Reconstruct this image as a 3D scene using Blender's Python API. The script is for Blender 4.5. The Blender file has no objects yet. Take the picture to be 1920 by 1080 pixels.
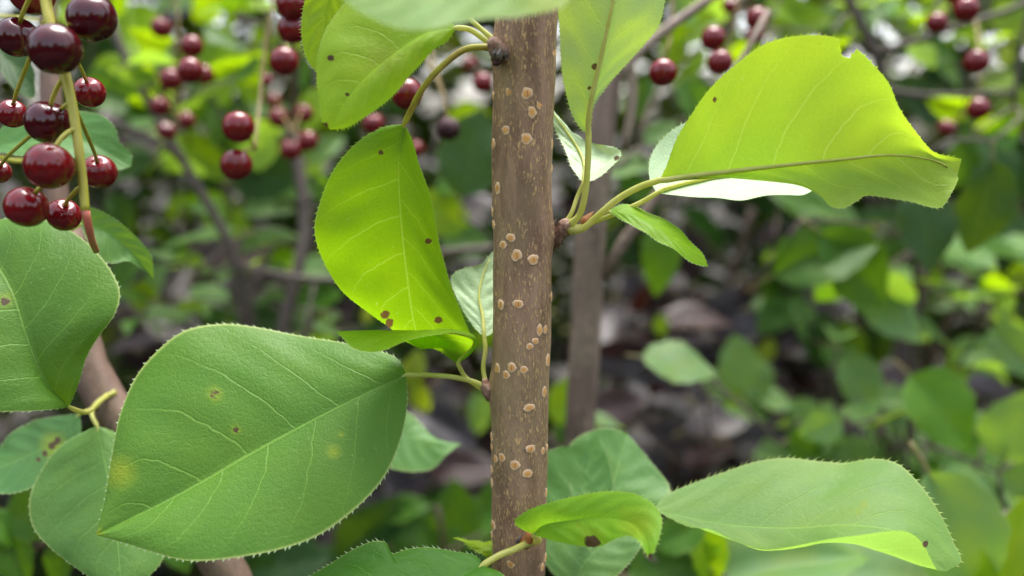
import bpy, math, random
import numpy as np
from mathutils import Vector, Matrix
R = math.radians
random.seed(11); rng = np.random.default_rng(11)
sc = bpy.context.scene
C = sc.collection
# ------------------------------------------------------------------ camera
CAMH, PITCH, FPX = 1.15, R(11.0), 1600.0
cam = bpy.data.cameras.new('camera'); cam_o = bpy.data.objects.new('camera', cam); C.objects.link(cam_o)
cam_o.location = (0, 0, CAMH); cam_o.rotation_euler = (R(90) - PITCH, 0, 0)
cam.lens = 30.0; cam.sensor_width = 36.0; cam.clip_start = 0.005; cam.clip_end = 300
cam.dof.use_dof = True; cam.dof.focus_distance = 0.196; cam.dof.aperture_fstop = 6.6
sc.camera = cam_o
# ------------------------------------------------------------------ sky, sun, exposure
SUN_EL, SUN_AZ = R(74), R(18)        # azimuth the light comes from, clockwise from +Y
w = bpy.data.worlds.new('World'); sc.world = w; w.use_nodes = True
nt = w.node_tree; bg = nt.nodes['Background']
sky = nt.nodes.new('ShaderNodeTexSky'); sky.sky_type = 'NISHITA'; sky.sun_disc = False
sky.sun_elevation = SUN_EL; sky.sun_rotation = SUN_AZ; sky.air_density = 1.0; sky.dust_density = 4.0; sky.ozone_density = 1.0
hs = nt.nodes.new('ShaderNodeHueSaturation'); hs.inputs['Saturation'].default_value = 0.5   # cloud-veiled sky
nt.links.new(sky.outputs[0], hs.inputs['Color']); nt.links.new(hs.outputs[0], bg.inputs[0]); bg.inputs[1].default_value = 0.15
sl = bpy.data.lights.new('sun', 'SUN'); sl.energy = 1.2; sl.angle = R(35); sl.color = (1, .97, .92)
so = bpy.data.objects.new('sun', sl); C.objects.link(so)
sd = Vector((math.sin(SUN_AZ) * math.cos(SUN_EL), math.cos(SUN_AZ) * math.cos(SUN_EL), math.sin(SUN_EL)))
so.rotation_euler = sd.to_track_quat('Z', 'Y').to_euler(); so.location = (0, 0, 5)
sc.view_settings.view_transform = 'Standard'; sc.view_settings.look = 'None'
sc.view_settings.exposure = 1.85; sc.view_settings.gamma = 1.0
sc.render.engine = 'CYCLES'; sc.cycles.use_denoising = True
sc.cycles.max_bounces = 8; sc.cycles.transmission_bounces = 6; sc.cycles.diffuse_bounces = 5
# ------------------------------------------------------------------ geometry helpers
FW = np.array([0, math.cos(PITCH), -math.sin(PITCH)]); UP = np.array([0, math.sin(PITCH), math.cos(PITCH)]); RT = np.array([1., 0, 0])
CAM = np.array([0, 0, CAMH])
def P(px, py, mm):                                   # a direction through the picture at a depth in millimetres
    d = mm * .001
    return CAM + RT * ((px - 960) / FPX * d) - UP * ((py - 540) / FPX * d) + FW * d
def pix(p):
    q = np.asarray(p) - CAM; d = q @ FW
    return 960 + (q @ RT) / d * FPX, 540 - (q @ UP) / d * FPX, d
def unit(v):
    v = np.asarray(v, float); return v / (np.linalg.norm(v, axis=-1, keepdims=True) + 1e-12)
def spline(pts, n, closed=False):                    # Catmull-Rom through pts, n+1 samples evenly spaced along its length
    p = np.asarray(pts, float)
    if len(p) == 2:
        return p[0] + (p[1] - p[0]) * np.linspace(0, 1, n + 1)[:, None]
    e = np.vstack([2 * p[0] - p[1], p, 2 * p[-1] - p[-2]])
    k = 24; out = []
    for i in range(1, len(e) - 2):
        a, b, c, d = e[i - 1], e[i], e[i + 1], e[i + 2]
        kn = [0]
        for u, v in ((a, b), (b, c), (c, d)): kn.append(kn[-1] + max(np.linalg.norm(v - u), 1e-9) ** .5)
        t = np.linspace(kn[1], kn[2], k, endpoint=False)[:, None]
        A1 = (kn[1] - t) / (kn[1] - kn[0]) * a + (t - kn[0]) / (kn[1] - kn[0]) * b
        A2 = (kn[2] - t) / (kn[2] - kn[1]) * b + (t - kn[1]) / (kn[2] - kn[1]) * c
        A3 = (kn[3] - t) / (kn[3] - kn[2]) * c + (t - kn[2]) / (kn[3] - kn[2]) * d
        B1 = (kn[2] - t) / (kn[2] - kn[0]) * A1 + (t - kn[0]) / (kn[2] - kn[0]) * A2
        B2 = (kn[3] - t) / (kn[3] - kn[1]) * A2 + (t - kn[1]) / (kn[3] - kn[1]) * A3
        out.append((kn[2] - t) / (kn[2] - kn[1]) * B1 + (t - kn[1]) / (kn[2] - kn[1]) * B2)
    q = np.vstack(out + [p[-1:]])
    L = np.concatenate([[0], np.cumsum(np.linalg.norm(np.diff(q, axis=0), axis=1))])
    s = np.linspace(0, L[-1], n + 1)
    return np.stack([np.interp(s, L, q[:, j]) for j in range(3)], 1)
class MB:                                            # collects shapes that become ONE mesh object
    def __init__(s): s.v = []; s.f = []
    def add(s, v, f):
        o = len(s.v); s.v.extend(map(tuple, v)); s.f.extend(tuple(i + o for i in q) for q in f)
    def tube(s, pts, rad, sides=8, bump=0., seed=0):
        pts = np.asarray(pts, float); n = len(pts); rad = np.broadcast_to(np.asarray(rad, float), (n,))
        t = unit(np.gradient(pts, axis=0)); ref = np.array([1., 0, 0]) if abs(t[0][0]) < .8 else np.array([0, 1., 0])
        r_ = np.random.default_rng(seed); V = []; F = []
        for i in range(n):
            a = ref - t[i] * (ref @ t[i]); a = a / (np.linalg.norm(a) + 1e-12); ref = a; b = np.cross(t[i], a)
            for k in range(sides):
                an = 2 * math.pi * k / sides
                V.append(pts[i] + (a * math.cos(an) + b * math.sin(an)) * rad[i] * (1 + bump * r_.normal()))
        for i in range(n - 1):
            for k in range(sides):
                F.append((i * sides + k, i * sides + (k + 1) % sides, (i + 1) * sides + (k + 1) % sides, (i + 1) * sides + k))
        F.append(tuple(range(sides))[::-1]); F.append(tuple((n - 1) * sides + k for k in range(sides)))
        s.add(V, F)
    def build(s, name, mat, parent=None, smooth=True):
        return mesh_obj(name, s.v, s.f, mat, parent, smooth)
def mk_mesh(name, v, f, mat, smooth=True):
    me = bpy.data.meshes.new(name); me.from_pydata([tuple(map(float, q)) for q in v], [], f)
    if smooth: me.polygons.foreach_set('use_smooth', [True] * len(me.polygons))
    if mat: me.materials.append(mat)
    me.update(); return me
def link(name, me, parent=None):
    o = bpy.data.objects.new(name, me); C.objects.link(o)
    if parent is not None: o.parent = parent; o.matrix_parent_inverse = Matrix.Identity(4)
    return o
def mesh_obj(name, v, f, mat, parent=None, smooth=True): return link(name, mk_mesh(name, v, f, mat, smooth), parent)
def thing(name, label, cat, group=None):             # an Empty at the world origin: parts keep world coordinates
    o = bpy.data.objects.new(name, None); C.objects.link(o); o.empty_display_size = .02
    o['label'] = label; o['category'] = cat
    if group: o['group'] = group
    return o
def structure(o): o['kind'] = 'structure'; return o
# ------------------------------------------------------------------ materials
def nodes(name):
    m = bpy.data.materials.new(name); m.use_nodes = True; t = m.node_tree; t.nodes.clear()
    out = t.nodes.new('ShaderNodeOutputMaterial'); return m, t, out
class N:                                             # small node writer
    def __init__(s, t): s.t = t
    def n(s, typ, **k):
        q = s.t.nodes.new(typ)
        for a, b in k.items(): setattr(q, a, b)
        return q
    def set(s, sock, v):
        if hasattr(v, 'is_output'): s.t.links.new(v, sock)
        else: sock.default_value = v
    def m(s, op, a, b=None, c=None, clamp=False):
        q = s.n('ShaderNodeMath', operation=op, use_clamp=clamp)
        for i, v in enumerate((a, b, c)):
            if v is not None: s.set(q.inputs[i], v)
        return q.outputs[0]
    def mix(s, f, a, b, typ='MIX'):
        q = s.n('ShaderNodeMix', data_type='RGBA', blend_type=typ); s.set(q.inputs[0], f)
        for i, v in ((6, a), (7, b)):
            if not hasattr(v, 'is_output'): v = tuple(v) + ((1,) if len(v) == 3 else ())
            s.set(q.inputs[i], v)
        return q.outputs[2]
    def ss(s, x, lo, hi):                            # smooth step
        q = s.n('ShaderNodeMapRange', interpolation_type='SMOOTHSTEP'); s.set(q.inputs[0], x)
        q.inputs[1].default_value = lo; q.inputs[2].default_value = hi; return q.outputs[0]
    def noise(s, vec, scale, detail=2, rough=.5):
        q = s.n('ShaderNodeTexNoise'); s.set(q.inputs['Vector'], vec); q.inputs['Scale'].default_value = scale
        q.inputs['Detail'].default_value = detail; q.inputs['Roughness'].default_value = rough; return q.outputs[0]
    def mapping(s, vec, scale, loc=(0, 0, 0)):
        q = s.n('ShaderNodeMapping'); s.set(q.inputs[0], vec); q.inputs['Scale'].default_value = scale; q.inputs['Location'].default_value = loc; return q.outputs[0]
def leaf_material(name, under=(.42, .56, .33), under_mix=.75, vein=(.30, .42, .12), vein_amt=.5, trans=(1.55, 1.5, .35), trans_amt=.45, rough=.46, nveins=6.6, fine=True, spec=.3, vary=.25):
    m, t, out = nodes(name); g = N(t)
    uv = g.n('ShaderNodeUVMap').outputs[0]; sep = g.n('ShaderNodeSeparateXYZ'); t.links.new(uv, sep.inputs[0])
    u, s_ = sep.outputs[0], g.m('MULTIPLY_ADD', sep.outputs[1], 2., -1.); a = g.m('ABSOLUTE', s_)
    info = g.n('ShaderNodeObjectInfo'); oc = g.n('ShaderNodeTexCoord').outputs['Object']
    base = info.outputs['Color']
    side = g.m('GREATER_THAN', s_, 0.)
    wob = g.m('MULTIPLY', g.m('SUBTRACT', g.noise(uv, 9., 3), .5), .22)
    # lateral veins leave the midrib forwards and curve towards the tip
    ph = g.m('SUBTRACT', g.m('MULTIPLY', u, nveins), g.m('MULTIPLY', g.m('POWER', a, 1.25), nveins * .24))
    ph = g.m('ADD', g.m('ADD', ph, wob), g.m('MULTIPLY', side, .45))
    d = g.m('ABSOLUTE', g.m('SUBTRACT', g.m('FRACT', ph), .5))
    lat = g.m('SUBTRACT', 1., g.ss(d, .004, .030))
    fade = g.m('SUBTRACT', 1., g.ss(a, .35, .95)); lat = g.m('MULTIPLY', lat, g.m('MULTIPLY_ADD', fade, .8, .2))
    lat = g.m('MULTIPLY', lat, g.ss(u, 0.03, .12))
    mid = g.m('SUBTRACT', 1., g.ss(g.m('MULTIPLY', a, g.m('MULTIPLY_ADD', u, -.5, 1.3)), .006, .020))
    vn = g.m('MAXIMUM', g.m('MULTIPLY', lat, .75), mid)
    big = g.noise(uv, 3.5, 3)
    col = g.mix(g.m('MULTIPLY', g.ss(big, .3, .75), vary), base, g.mix(1., base, (1.7, 1.25, .55), 'MULTIPLY'))
    if fine:
        vo = g.n('ShaderNodeTexVoronoi', feature='DISTANCE_TO_EDGE'); t.links.new(g.mapping(oc, (1, 1, 1)), vo.inputs['Vector']); vo.inputs['Scale'].default_value = 950.
        net = g.m('SUBTRACT', 1., g.ss(vo.outputs['Distance'], .0, .16))
        sp = g.ss(g.noise(oc, 900., 2), .70, .76)
        col = g.mix(g.m('MULTIPLY', net, .12), col, g.mix(1., col, (1.5, 1.4, 1.2), 'MULTIPLY'))
        col = g.mix(g.m('MULTIPLY', sp, .25), col, (.45, .55, .25))
    if fine:
        wv = g.n('ShaderNodeVectorMath', operation='ADD'); t.links.new(oc, wv.inputs[0]); nz = g.n('ShaderNodeTexNoise'); t.links.new(oc, nz.inputs['Vector']); nz.inputs['Scale'].default_value = 260.
        sc3 = g.n('ShaderNodeVectorMath', operation='SCALE'); t.links.new(nz.outputs['Color'], sc3.inputs[0]); sc3.inputs['Scale'].default_value = .0022; t.links.new(sc3.outputs[0], wv.inputs[1])
        v2 = g.n('ShaderNodeTexVoronoi', feature='DISTANCE_TO_EDGE'); t.links.new(wv.outputs[0], v2.inputs['Vector']); v2.inputs['Scale'].default_value = 430.
        ter = g.m('SUBTRACT', 1., g.ss(v2.outputs['Distance'], .0, .10))
        col = g.mix(g.m('MULTIPLY', ter, .07), col, g.mix(1., col, (1.7, 1.5, 1.6), 'MULTIPLY'))
    col = g.mix(g.m('MULTIPLY', vn, vein_amt), col, g.mix(1., g.mix(1., col, (1.35, 1.3, 1.3), 'MULTIPLY'), tuple(x * .4 for x in vein), 'ADD'))
    at = g.n('ShaderNodeVertexColor', layer_name='spot'); sx = g.n('ShaderNodeSeparateColor'); t.links.new(at.outputs[0], sx.inputs[0])
    edge = g.ss(a, .972, .995)
    top = g.mix(g.m('MULTIPLY', edge, .5), col, (.55, .62, .20))
    top = g.mix(g.m('MULTIPLY', sx.outputs[1], .7), top, (.30, .38, .02))
    und = g.mix(under_mix, top, under)
    und = g.mix(g.m('MULTIPLY', vn, vein_amt * .7), und, (.50, .55, .28))
    back = g.n('ShaderNodeNewGeometry').outputs['Backfacing']
    c = g.mix(back, top, und)
    sn = g.m('MULTIPLY', g.m('SUBTRACT', g.noise(oc, 1600., 3), .5), .35) if fine else 0.
    br = g.ss(g.m('ADD', sx.outputs[0], sn), .42, .58)
    c = g.mix(br, c, (.085, .055, .024)); c = g.mix(g.ss(sx.outputs[2], .45, .6), c, (.012, .01, .006))
    tc = g.mix(1., g.mix(.12, col, (.3, .3, .02)), trans, 'MULTIPLY'); tc = g.mix(br, tc, (.13, .075, .02))
    tc = g.mix(g.m('MULTIPLY', vn, .3), tc, (.34, .36, .06))
    b = g.n('ShaderNodeBump'); b.inputs['Strength'].default_value = .55; b.inputs['Distance'].default_value = .0004
    h = g.m('MULTIPLY', vn, -.5)
    if fine: h = g.m('ADD', g.m('ADD', h, g.m('ADD', g.m('MULTIPLY', net, -.12), g.m('MULTIPLY', ter, -.10))), g.m('MULTIPLY', g.noise(oc, 700., 3), .45))
    t.links.new(h, b.inputs['Height'])
    p = g.n('ShaderNodeBsdfPrincipled'); t.links.new(c, p.inputs['Base Color']); t.links.new(b.outputs[0], p.inputs['Normal'])
    g.set(p.inputs['Roughness'], g.m('ADD', rough - .14, g.m('MULTIPLY', g.noise(uv, 7., 4, .6), .3))); p.inputs['Specular IOR Level'].default_value = spec
    tr = g.n('ShaderNodeBsdfTranslucent'); t.links.new(tc, tr.inputs[0])
    mx = g.n('ShaderNodeMixShader'); g.set(mx.inputs[0], g.m('MULTIPLY', info.outputs['Alpha'], trans_amt)); t.links.new(p.outputs[0], mx.inputs[1]); t.links.new(tr.outputs[0], mx.inputs[2])
    t.links.new(mx.outputs[0], out.inputs[0]); return m
M = {}
M['leaf'] = leaf_material('cherry_leaf')
M['yleaf'] = leaf_material('young_cherry_leaf', under=(.30, .44, .06), under_mix=.3, trans=(1.4, 1.4, .9), trans_amt=.6)
M['bleaf'] = leaf_material('shrub_leaf', fine=False, spec=.35, trans_amt=.55, under=(.12, .20, .08), under_mix=.45, vein_amt=.35, vary=.5)
M['pleaf'] = leaf_material('purple_leaf', under=(.045, .028, .034), under_mix=.5, vein=(.12, .06, .07), vein_amt=.3, trans=(1.3, .3, .3), trans_amt=.15, rough=.4, fine=False, spec=.5)
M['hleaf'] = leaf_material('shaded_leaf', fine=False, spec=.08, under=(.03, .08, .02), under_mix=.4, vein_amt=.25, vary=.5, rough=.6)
M['litter'] = leaf_material('fallen_leaf', under=(.02, .012, .01), under_mix=.5, vein=(.03, .02, .02), vein_amt=.2, trans=(1., .4, .3), trans_amt=.1, rough=.7, fine=False, spec=.15)
def bark_material(name, c1, c2, fleck, fleck_amt, sc_=1.):
    m, t, out = nodes(name); g = N(t); oc = g.n('ShaderNodeTexCoord').outputs['Object']
    st = g.mapping(oc, (1, 1, .22))
    n1 = g.noise(st, 260. * sc_, 4, .6); n2 = g.noise(g.mapping(oc, (1, 1, .5)), 60. * sc_, 3)
    n3 = g.noise(g.mapping(oc, (1, 1, .28), (3, 1, 2)), 2300. * sc_, 2, .6); n4 = g.noise(g.mapping(oc, (1, 1, .7), (1, 5, 2)), 90. * sc_, 2)
    n5 = g.noise(g.mapping(oc, (1, 1, .3), (7, 1, 2)), 1500. * sc_, 2, .6)
    col = g.mix(g.ss(n1, .3, .7), c1, c2)
    col = g.mix(g.m('MULTIPLY', g.ss(n2, .42, .68), .45), col, (c2[0] * .9, c2[1] * 1.15, c2[2] * .9))
    fl = g.m('MULTIPLY', g.ss(n3, .55, .63), g.ss(n4, .30, .58))
    col = g.mix(g.m('MULTIPLY', fl, fleck_amt), col, fleck)
    col = g.mix(g.m('MULTIPLY', g.ss(n5, .55, .75), .35), col, (c1[0] * .45, c1[1] * .45, c1[2] * .45))
    h = g.m('ADD', g.m('MULTIPLY', n1, .6), g.m('ADD', g.m('MULTIPLY', fl, .5), g.m('MULTIPLY', n5, .5)))
    b = g.n('ShaderNodeBump'); b.inputs['Strength'].default_value = .7; b.inputs['Distance'].default_value = .0005; t.links.new(h, b.inputs['Height'])
    p = g.n('ShaderNodeBsdfPrincipled'); t.links.new(col, p.inputs['Base Color']); t.links.new(b.outputs[0], p.inputs['Normal'])
    p.inputs['Roughness'].default_value = .55; p.inputs['Specular IOR Level'].default_value = .35
    t.links.new(p.outputs[0], out.inputs[0]); return m
M['bark'] = bark_material('stem_bark', (.19, .108, .066), (.375, .232, .145), (.66, .43, .19), .85)
M['bark2'] = bark_material('grey_bark', (.09, .062, .048), (.26, .185, .145), (.42, .31, .22), .8, .4)
M['twig'] = bark_material('twig_bark', (.075, .055, .047), (.13, .10, .085), (.2, .15, .11), .3)
M['twigdark'] = bark_material('dark_twig', (.055, .034, .027), (.10, .062, .048), (.15, .1, .07), .3)
M['twigred'] = bark_material('reddish_twig', (.12, .075, .055), (.2, .125, .095), (.28, .2, .13), .3)
def simple(name, c1, c2, rough=.5, scale=300., spec=.4, bump=.3, sss=0, tl=0):
    m, t, out = nodes(name); g = N(t); oc = g.n('ShaderNodeTexCoord').outputs['Object']
    n1 = g.noise(oc, scale, 3); col = g.mix(g.ss(n1, .3, .7), c1, c2)
    b = g.n('ShaderNodeBump'); b.inputs['Strength'].default_value = bump; b.inputs['Distance'].default_value = .0004; t.links.new(n1, b.inputs['Height'])
    p = g.n('ShaderNodeBsdfPrincipled'); t.links.new(col, p.inputs['Base Color']); t.links.new(b.outputs[0], p.inputs['Normal'])
    p.inputs['Roughness'].default_value = rough; p.inputs['Specular IOR Level'].default_value = spec
    if sss: p.inputs['Subsurface Weight'].default_value = sss; p.inputs['Subsurface Radius'].default_value = (.6, .6, .15); p.inputs['Subsurface Scale'].default_value = .001
    if tl:
        q = g.n('ShaderNodeBsdfTranslucent'); t.links.new(col, q.inputs[0]); mx = g.n('ShaderNodeMixShader'); mx.inputs[0].default_value = tl
        t.links.new(p.outputs[0], mx.inputs[1]); t.links.new(q.outputs[0], mx.inputs[2]); t.links.new(mx.outputs[0], out.inputs[0]); return m
    t.links.new(p.outputs[0], out.inputs[0]); return m
M['petiole'] = simple('petiole', (.56, .58, .14), (.66, .66, .22), .4, 250., .5, .2, .3, .5)
M['petiole_w'] = simple('petiole_weathered', (.54, .52, .08), (.38, .27, .06), .45, 220., .5, .3, tl=.35)
M['petiole_b'] = simple('shrub_petiole', (.15, .17, .04), (.19, .13, .05), .5, 200.)
M['stalk'] = simple('fruit_stalk', (.38, .36, .03), (.46, .42, .07), .4, 200., .5, .2, .3)
M['stalk_b'] = simple('fruit_stalk_brown', (.17, .10, .045), (.24, .19, .05), .5, 200.)
M['stalk_r'] = simple('fruit_stalk_red', (.50, .13, .08), (.55, .22, .12), .45, 200.)
M['bud'] = simple('bud_scale', (.17, .085, .05), (.30, .19, .14), .6, 900., .3, .8)
M['bud_o'] = simple('orange_bud', (.36, .12, .03), (.45, .2, .06), .5, 600., .4, .6)
M['node_g'] = simple('grey_scar', (.22, .19, .17), (.07, .05, .04), .6, 900., .3, .9)
M['shrivel'] = simple('shrivelled_fruit', (.03, .012, .014), (.06, .02, .025), .6, 700., .3, 1.)
def cherry_material():
    m, t, out = nodes('cherry_skin'); g = N(t); oc = g.n('ShaderNodeTexCoord').outputs['Object']; info = g.n('ShaderNodeObjectInfo')
    n1 = g.noise(oc, 3., 3); n2 = g.ss(g.noise(oc, 22., 2), .68, .72)
    col = g.mix(g.ss(n1, .3, .75), info.outputs['Color'], g.mix(1., info.outputs['Color'], (1.5, .9, .9), 'MULTIPLY'))
    col = g.mix(g.m('MULTIPLY', n2, .25), col, (.3, .09, .06))
    p = g.n('ShaderNodeBsdfPrincipled'); t.links.new(col, p.inputs['Base Color'])
    p.inputs['Roughness'].default_value = .17; g.set(p.inputs['Roughness'], g.m('MULTIPLY_ADD', n1, .12, .04)); p.inputs['Specular IOR Level'].default_value = .55
    p.inputs['Subsurface Weight'].default_value = .35; p.inputs['Subsurface Radius'].default_value = (1., .12, .1); p.inputs['Subsurface Scale'].default_value = .0025
    t.links.new(p.outputs[0], out.inputs[0]); return m
M['cherry'] = cherry_material()
def lenticel_material():
    m, t, out = nodes('lenticel_cork'); g = N(t); oc = g.n('ShaderNodeTexCoord').outputs['Object']; info = g.n('ShaderNodeObjectInfo')
    sep = g.n('ShaderNodeSeparateXYZ'); t.links.new(oc, sep.inputs[0])
    r = g.m('SQRT', g.m('ADD', g.m('POWER', g.m('MULTIPLY', sep.outputs[0], 1.), 2.), g.m('POWER', sep.outputs[1], 2.)))
    r = g.m('ADD', r, g.m('MULTIPLY', g.m('SUBTRACT', g.noise(oc, 2.5, 3), .5), .45))
    col = g.mix(g.ss(r, .45, .78), (.78, .38, .10), (.80, .54, .32)); col = g.mix(g.ss(r, 1.0, 1.15), col, (.17, .12, .085))
    slit = g.m('MULTIPLY', g.m('SUBTRACT', 1., g.ss(g.m('ABSOLUTE', g.m('ADD', sep.outputs[0], -.08)), .03, .13)), g.m('SUBTRACT', 1., g.ss(g.m('ABSOLUTE', sep.outputs[1]), .4, .7)))
    slit = g.m('MULTIPLY', slit, g.m('GREATER_THAN', info.outputs['Random'], .45))
    col = g.mix(g.m('MULTIPLY', slit, .65), col, (.22, .10, .04))
    b = g.n('ShaderNodeBump'); b.inputs['Strength'].default_value = .6; b.inputs['Distance'].default_value = .0003; t.links.new(g.noise(oc, 5., 4, .7), b.inputs['Height'])
    p = g.n('ShaderNodeBsdfPrincipled'); t.links.new(col, p.inputs['Base Color']); t.links.new(b.outputs[0], p.inputs['Normal']); p.inputs['Roughness'].default_value = .6
    t.links.new(p.outputs[0], out.inputs[0]); return m
M['lent'] = lenticel_material()
def soil_material():
    m, t, out = nodes('soil'); g = N(t); oc = g.n('ShaderNodeTexCoord').outputs['Object']
    n1 = g.noise(oc, 3., 6, .6); n2 = g.noise(oc, 60., 5, .7)
    col = g.mix(g.ss(n1, .35, .65), (.016, .012, .009), (.032, .023, .018)); col = g.mix(g.ss(n2, .5, .7), col, (.05, .04, .03))
    b = g.n('ShaderNodeBump'); b.inputs['Strength'].default_value = .8; b.inputs['Distance'].default_value = .01; t.links.new(n2, b.inputs['Height'])
    p = g.n('ShaderNodeBsdfPrincipled'); t.links.new(col, p.inputs['Base Color']); t.links.new(b.outputs[0], p.inputs['Normal']); p.inputs['Roughness'].default_value = .9
    t.links.new(p.outputs[0], out.inputs[0]); return m
M['soil'] = soil_material()
# ------------------------------------------------------------------ the setting: ground
gx = np.linspace(-1, 1, 81); gx = np.sign(gx) * np.abs(gx) ** 3 * 60
gv = [(x, y, 0.012 * math.sin(x * 5.1 + y * 2.3) * math.sin(y * 3.7 - x) if abs(x) < 8 and abs(y) < 8 else 0.) for y in gx for x in gx]
gf = [(j * 81 + i, j * 81 + i + 1, (j + 1) * 81 + i + 1, (j + 1) * 81 + i) for j in range(80) for i in range(80)]
structure(mesh_obj('ground', gv, gf, M['soil']))
def gz(x, y): return 0.012 * math.sin(x * 5.1 + y * 2.3) * math.sin(y * 3.7 - x)
# ------------------------------------------------------------------ leaves
def rail(pts): return np.array([P(*q) for q in pts])
def leaf(parent, rails, face='top', color=(.08, .2, .03), tr=1., n=100, m=22, spots=(), petiole=None, pr=.0006, pmat='petiole', mat='leaf',
         teeth=46, tooth=.0006, cup=.0, wave=.0004, label=None, seed=0, pet_only_to=.96, bites=()):
    """rails: list of (s, points) from one margin (-1) over the midrib (0) to the other (+1)"""
    ss = [r[0] for r in rails]; S = [spline(rail(r[1]), n) for r in rails]; i0 = ss.index(0)
    def q(x): return np.sign(x) * (1 - (1 - abs(x)) ** 1.35)
    sv = np.array([q(x) for x in np.linspace(-1, 1, 2 * m + 1)])
    midr = S[i0]; V = np.zeros((n + 1, 2 * m + 1, 3))
    tt = np.linspace(0, 1, n + 1)
    for half, idx in ((-1, list(range(i0, -1, -1))), (1, list(range(i0, len(ss))))):
        xs = [abs(ss[i]) for i in idx]; pts = [S[i] for i in idx]
        for j, s in enumerate(sv):
            if s * half < 0 or (s == 0 and half == 1): continue
            a = abs(s)
            if len(xs) == 2: v = pts[0] + (pts[1] - pts[0]) * a
            else:
                k = max(i for i in range(len(xs) - 1) if xs[i] <= a + 1e-9); h = (a - xs[k]) / (xs[k + 1] - xs[k])
                m0 = (pts[k + 1] - pts[k - 1]) / (xs[k + 1] - xs[k - 1]) if k > 0 else (pts[1] - pts[0]) / (xs[1] - xs[0])
                m1 = (pts[k + 2] - pts[k]) / (xs[k + 2] - xs[k]) if k + 2 < len(xs) else (pts[k + 1] - pts[k]) / (xs[k + 1] - xs[k])
                dx = xs[k + 1] - xs[k]
                v = (2 * h**3 - 3 * h**2 + 1) * pts[k] + (h**3 - 2 * h**2 + h) * dx * m0 + (-2 * h**3 + 3 * h**2) * pts[k + 1] + (h**3 - h**2) * dx * m1
            V[:, j] = v
    du = np.gradient(V, axis=0); dv = np.gradient(V, axis=1); nr = np.cross(du, dv); nr = nr / (np.linalg.norm(nr, axis=2, keepdims=True) + 1e-12)
    g_ = nr[n // 5: -n // 5].mean((0, 1)); flip = (g_ @ (CAM - V.mean((0, 1))) > 0) != (face == 'top')
    if flip: nr = -nr
    a = np.abs(sv)[None, :, None]; u = tt[:, None, None]
    ph = rng.uniform(0, 6.28, 4); env = np.sin(np.pi * np.clip(u, 0, 1)) ** .6
    und = (np.sin(u * 17 + ph[0] + sv[None, :, None] * 2) * .5 + np.sin(u * 29 + ph[1]) * .3 + np.sin(u * 8 + ph[2]) * .6) * a * wave * env
    # the blade is quilted between its side veins and creased along the midrib
    quilt = np.sin(2 * math.pi * (u * 6.6 - a ** 1.25 * 1.58 + .45 * (sv[None, :, None] > 0))) * .00012 * np.sin(np.pi * a) * env
    V = V + nr * (und + quilt + cup * 4 * a * (1 - a) * env)
    nc = 2 * m + 1
    verts = V.reshape(-1, 3).tolist(); uvs = [(tt[i], (sv[j] + 1) / 2) for i in range(n + 1) for j in range(nc)]
    faces = []
    for i in range(n):
        for j in range(nc - 1):
            f = (i * nc + j, i * nc + j + 1, (i + 1) * nc + j + 1, (i + 1) * nc + j); faces.append(f[::-1] if not flip else f)
    for (hx, hy, hr) in bites:                       # insect holes and bitten margins: the blade is really open there
        qx, qy, _ = pix(V.reshape(-1, 3)); ins = np.hypot(qx - hx, qy - hy) < hr * 1.0
        faces = [f for f in faces if sum(ins[i] for i in f) < 3]
        used = set(i for f in faces for i in f)
        for i in np.where(ins)[0]:
            if i in used:
                k_ = hr / max(1e-6, math.hypot(qx[i] - hx, qy[i] - hy)); d_ = pix(verts[i])[2]; verts[i] = P(hx + (qx[i] - hx) * k_, hy + (qy[i] - hy) * k_, d_ * 1000).tolist()
    for col, sg in ((0, -1), (nc - 1, 1)):
        E = V[:, col]; inner = V[:, 2 if sg < 0 else nc - 3]
        L = np.concatenate([[0], np.cumsum(np.linalg.norm(np.diff(E, axis=0), axis=1))])
        if not teeth: continue
        pitch = L[-1] / teeth
        for k in range(1, teeth - 1):
            c0 = (k + random.uniform(-.22, .22)) * pitch; wd = pitch * random.uniform(.22, .40)
            def at(A, x): return np.array([np.interp(x, L, A[:, z]) for z in range(3)])
            if bites:
                tx, ty, _ = pix(at(E, c0 + wd * .5))
                if any(math.hypot(tx - h_[0], ty - h_[1]) < h_[2] * 1.1 for h_ in bites): continue
            p0, p1 = at(E, c0), at(E, c0 + wd); out_ = unit(at(E, c0 + wd * .6) - at(inner, c0 + wd * .6)); fw = unit(p1 - p0)
            hgt = tooth * random.uniform(.7, 1.35); tip = p1 + fw * hgt * .5 + out_ * hgt + nr[min(n, int(c0 / L[-1] * n)), col] * hgt * .25
            mid_ = at(E, c0 + wd * .8) + out_ * hgt * .35
            tq = c0 / L[-1]; o = len(verts); verts += [(p0 - out_ * .0001).tolist(), (p1 - out_ * .0001).tolist(), tip.tolist(), mid_.tolist()]
            uvs += [(tq, .5 + sg * .5)] * 4
            faces += [(o, o + 1, o + 3), (o + 3, o + 1, o + 2)] if (sg > 0) == flip else [(o, o + 3, o + 1), (o + 3, o + 2, o + 1)]
    me = mk_mesh('leaf', verts, faces, M[mat])
    set_uv(me, uvs)
    ca = me.color_attributes.new('spot', 'FLOAT_COLOR', 'POINT'); cc = np.zeros((len(verts), 4)); cc[:, 3] = 1
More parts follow.
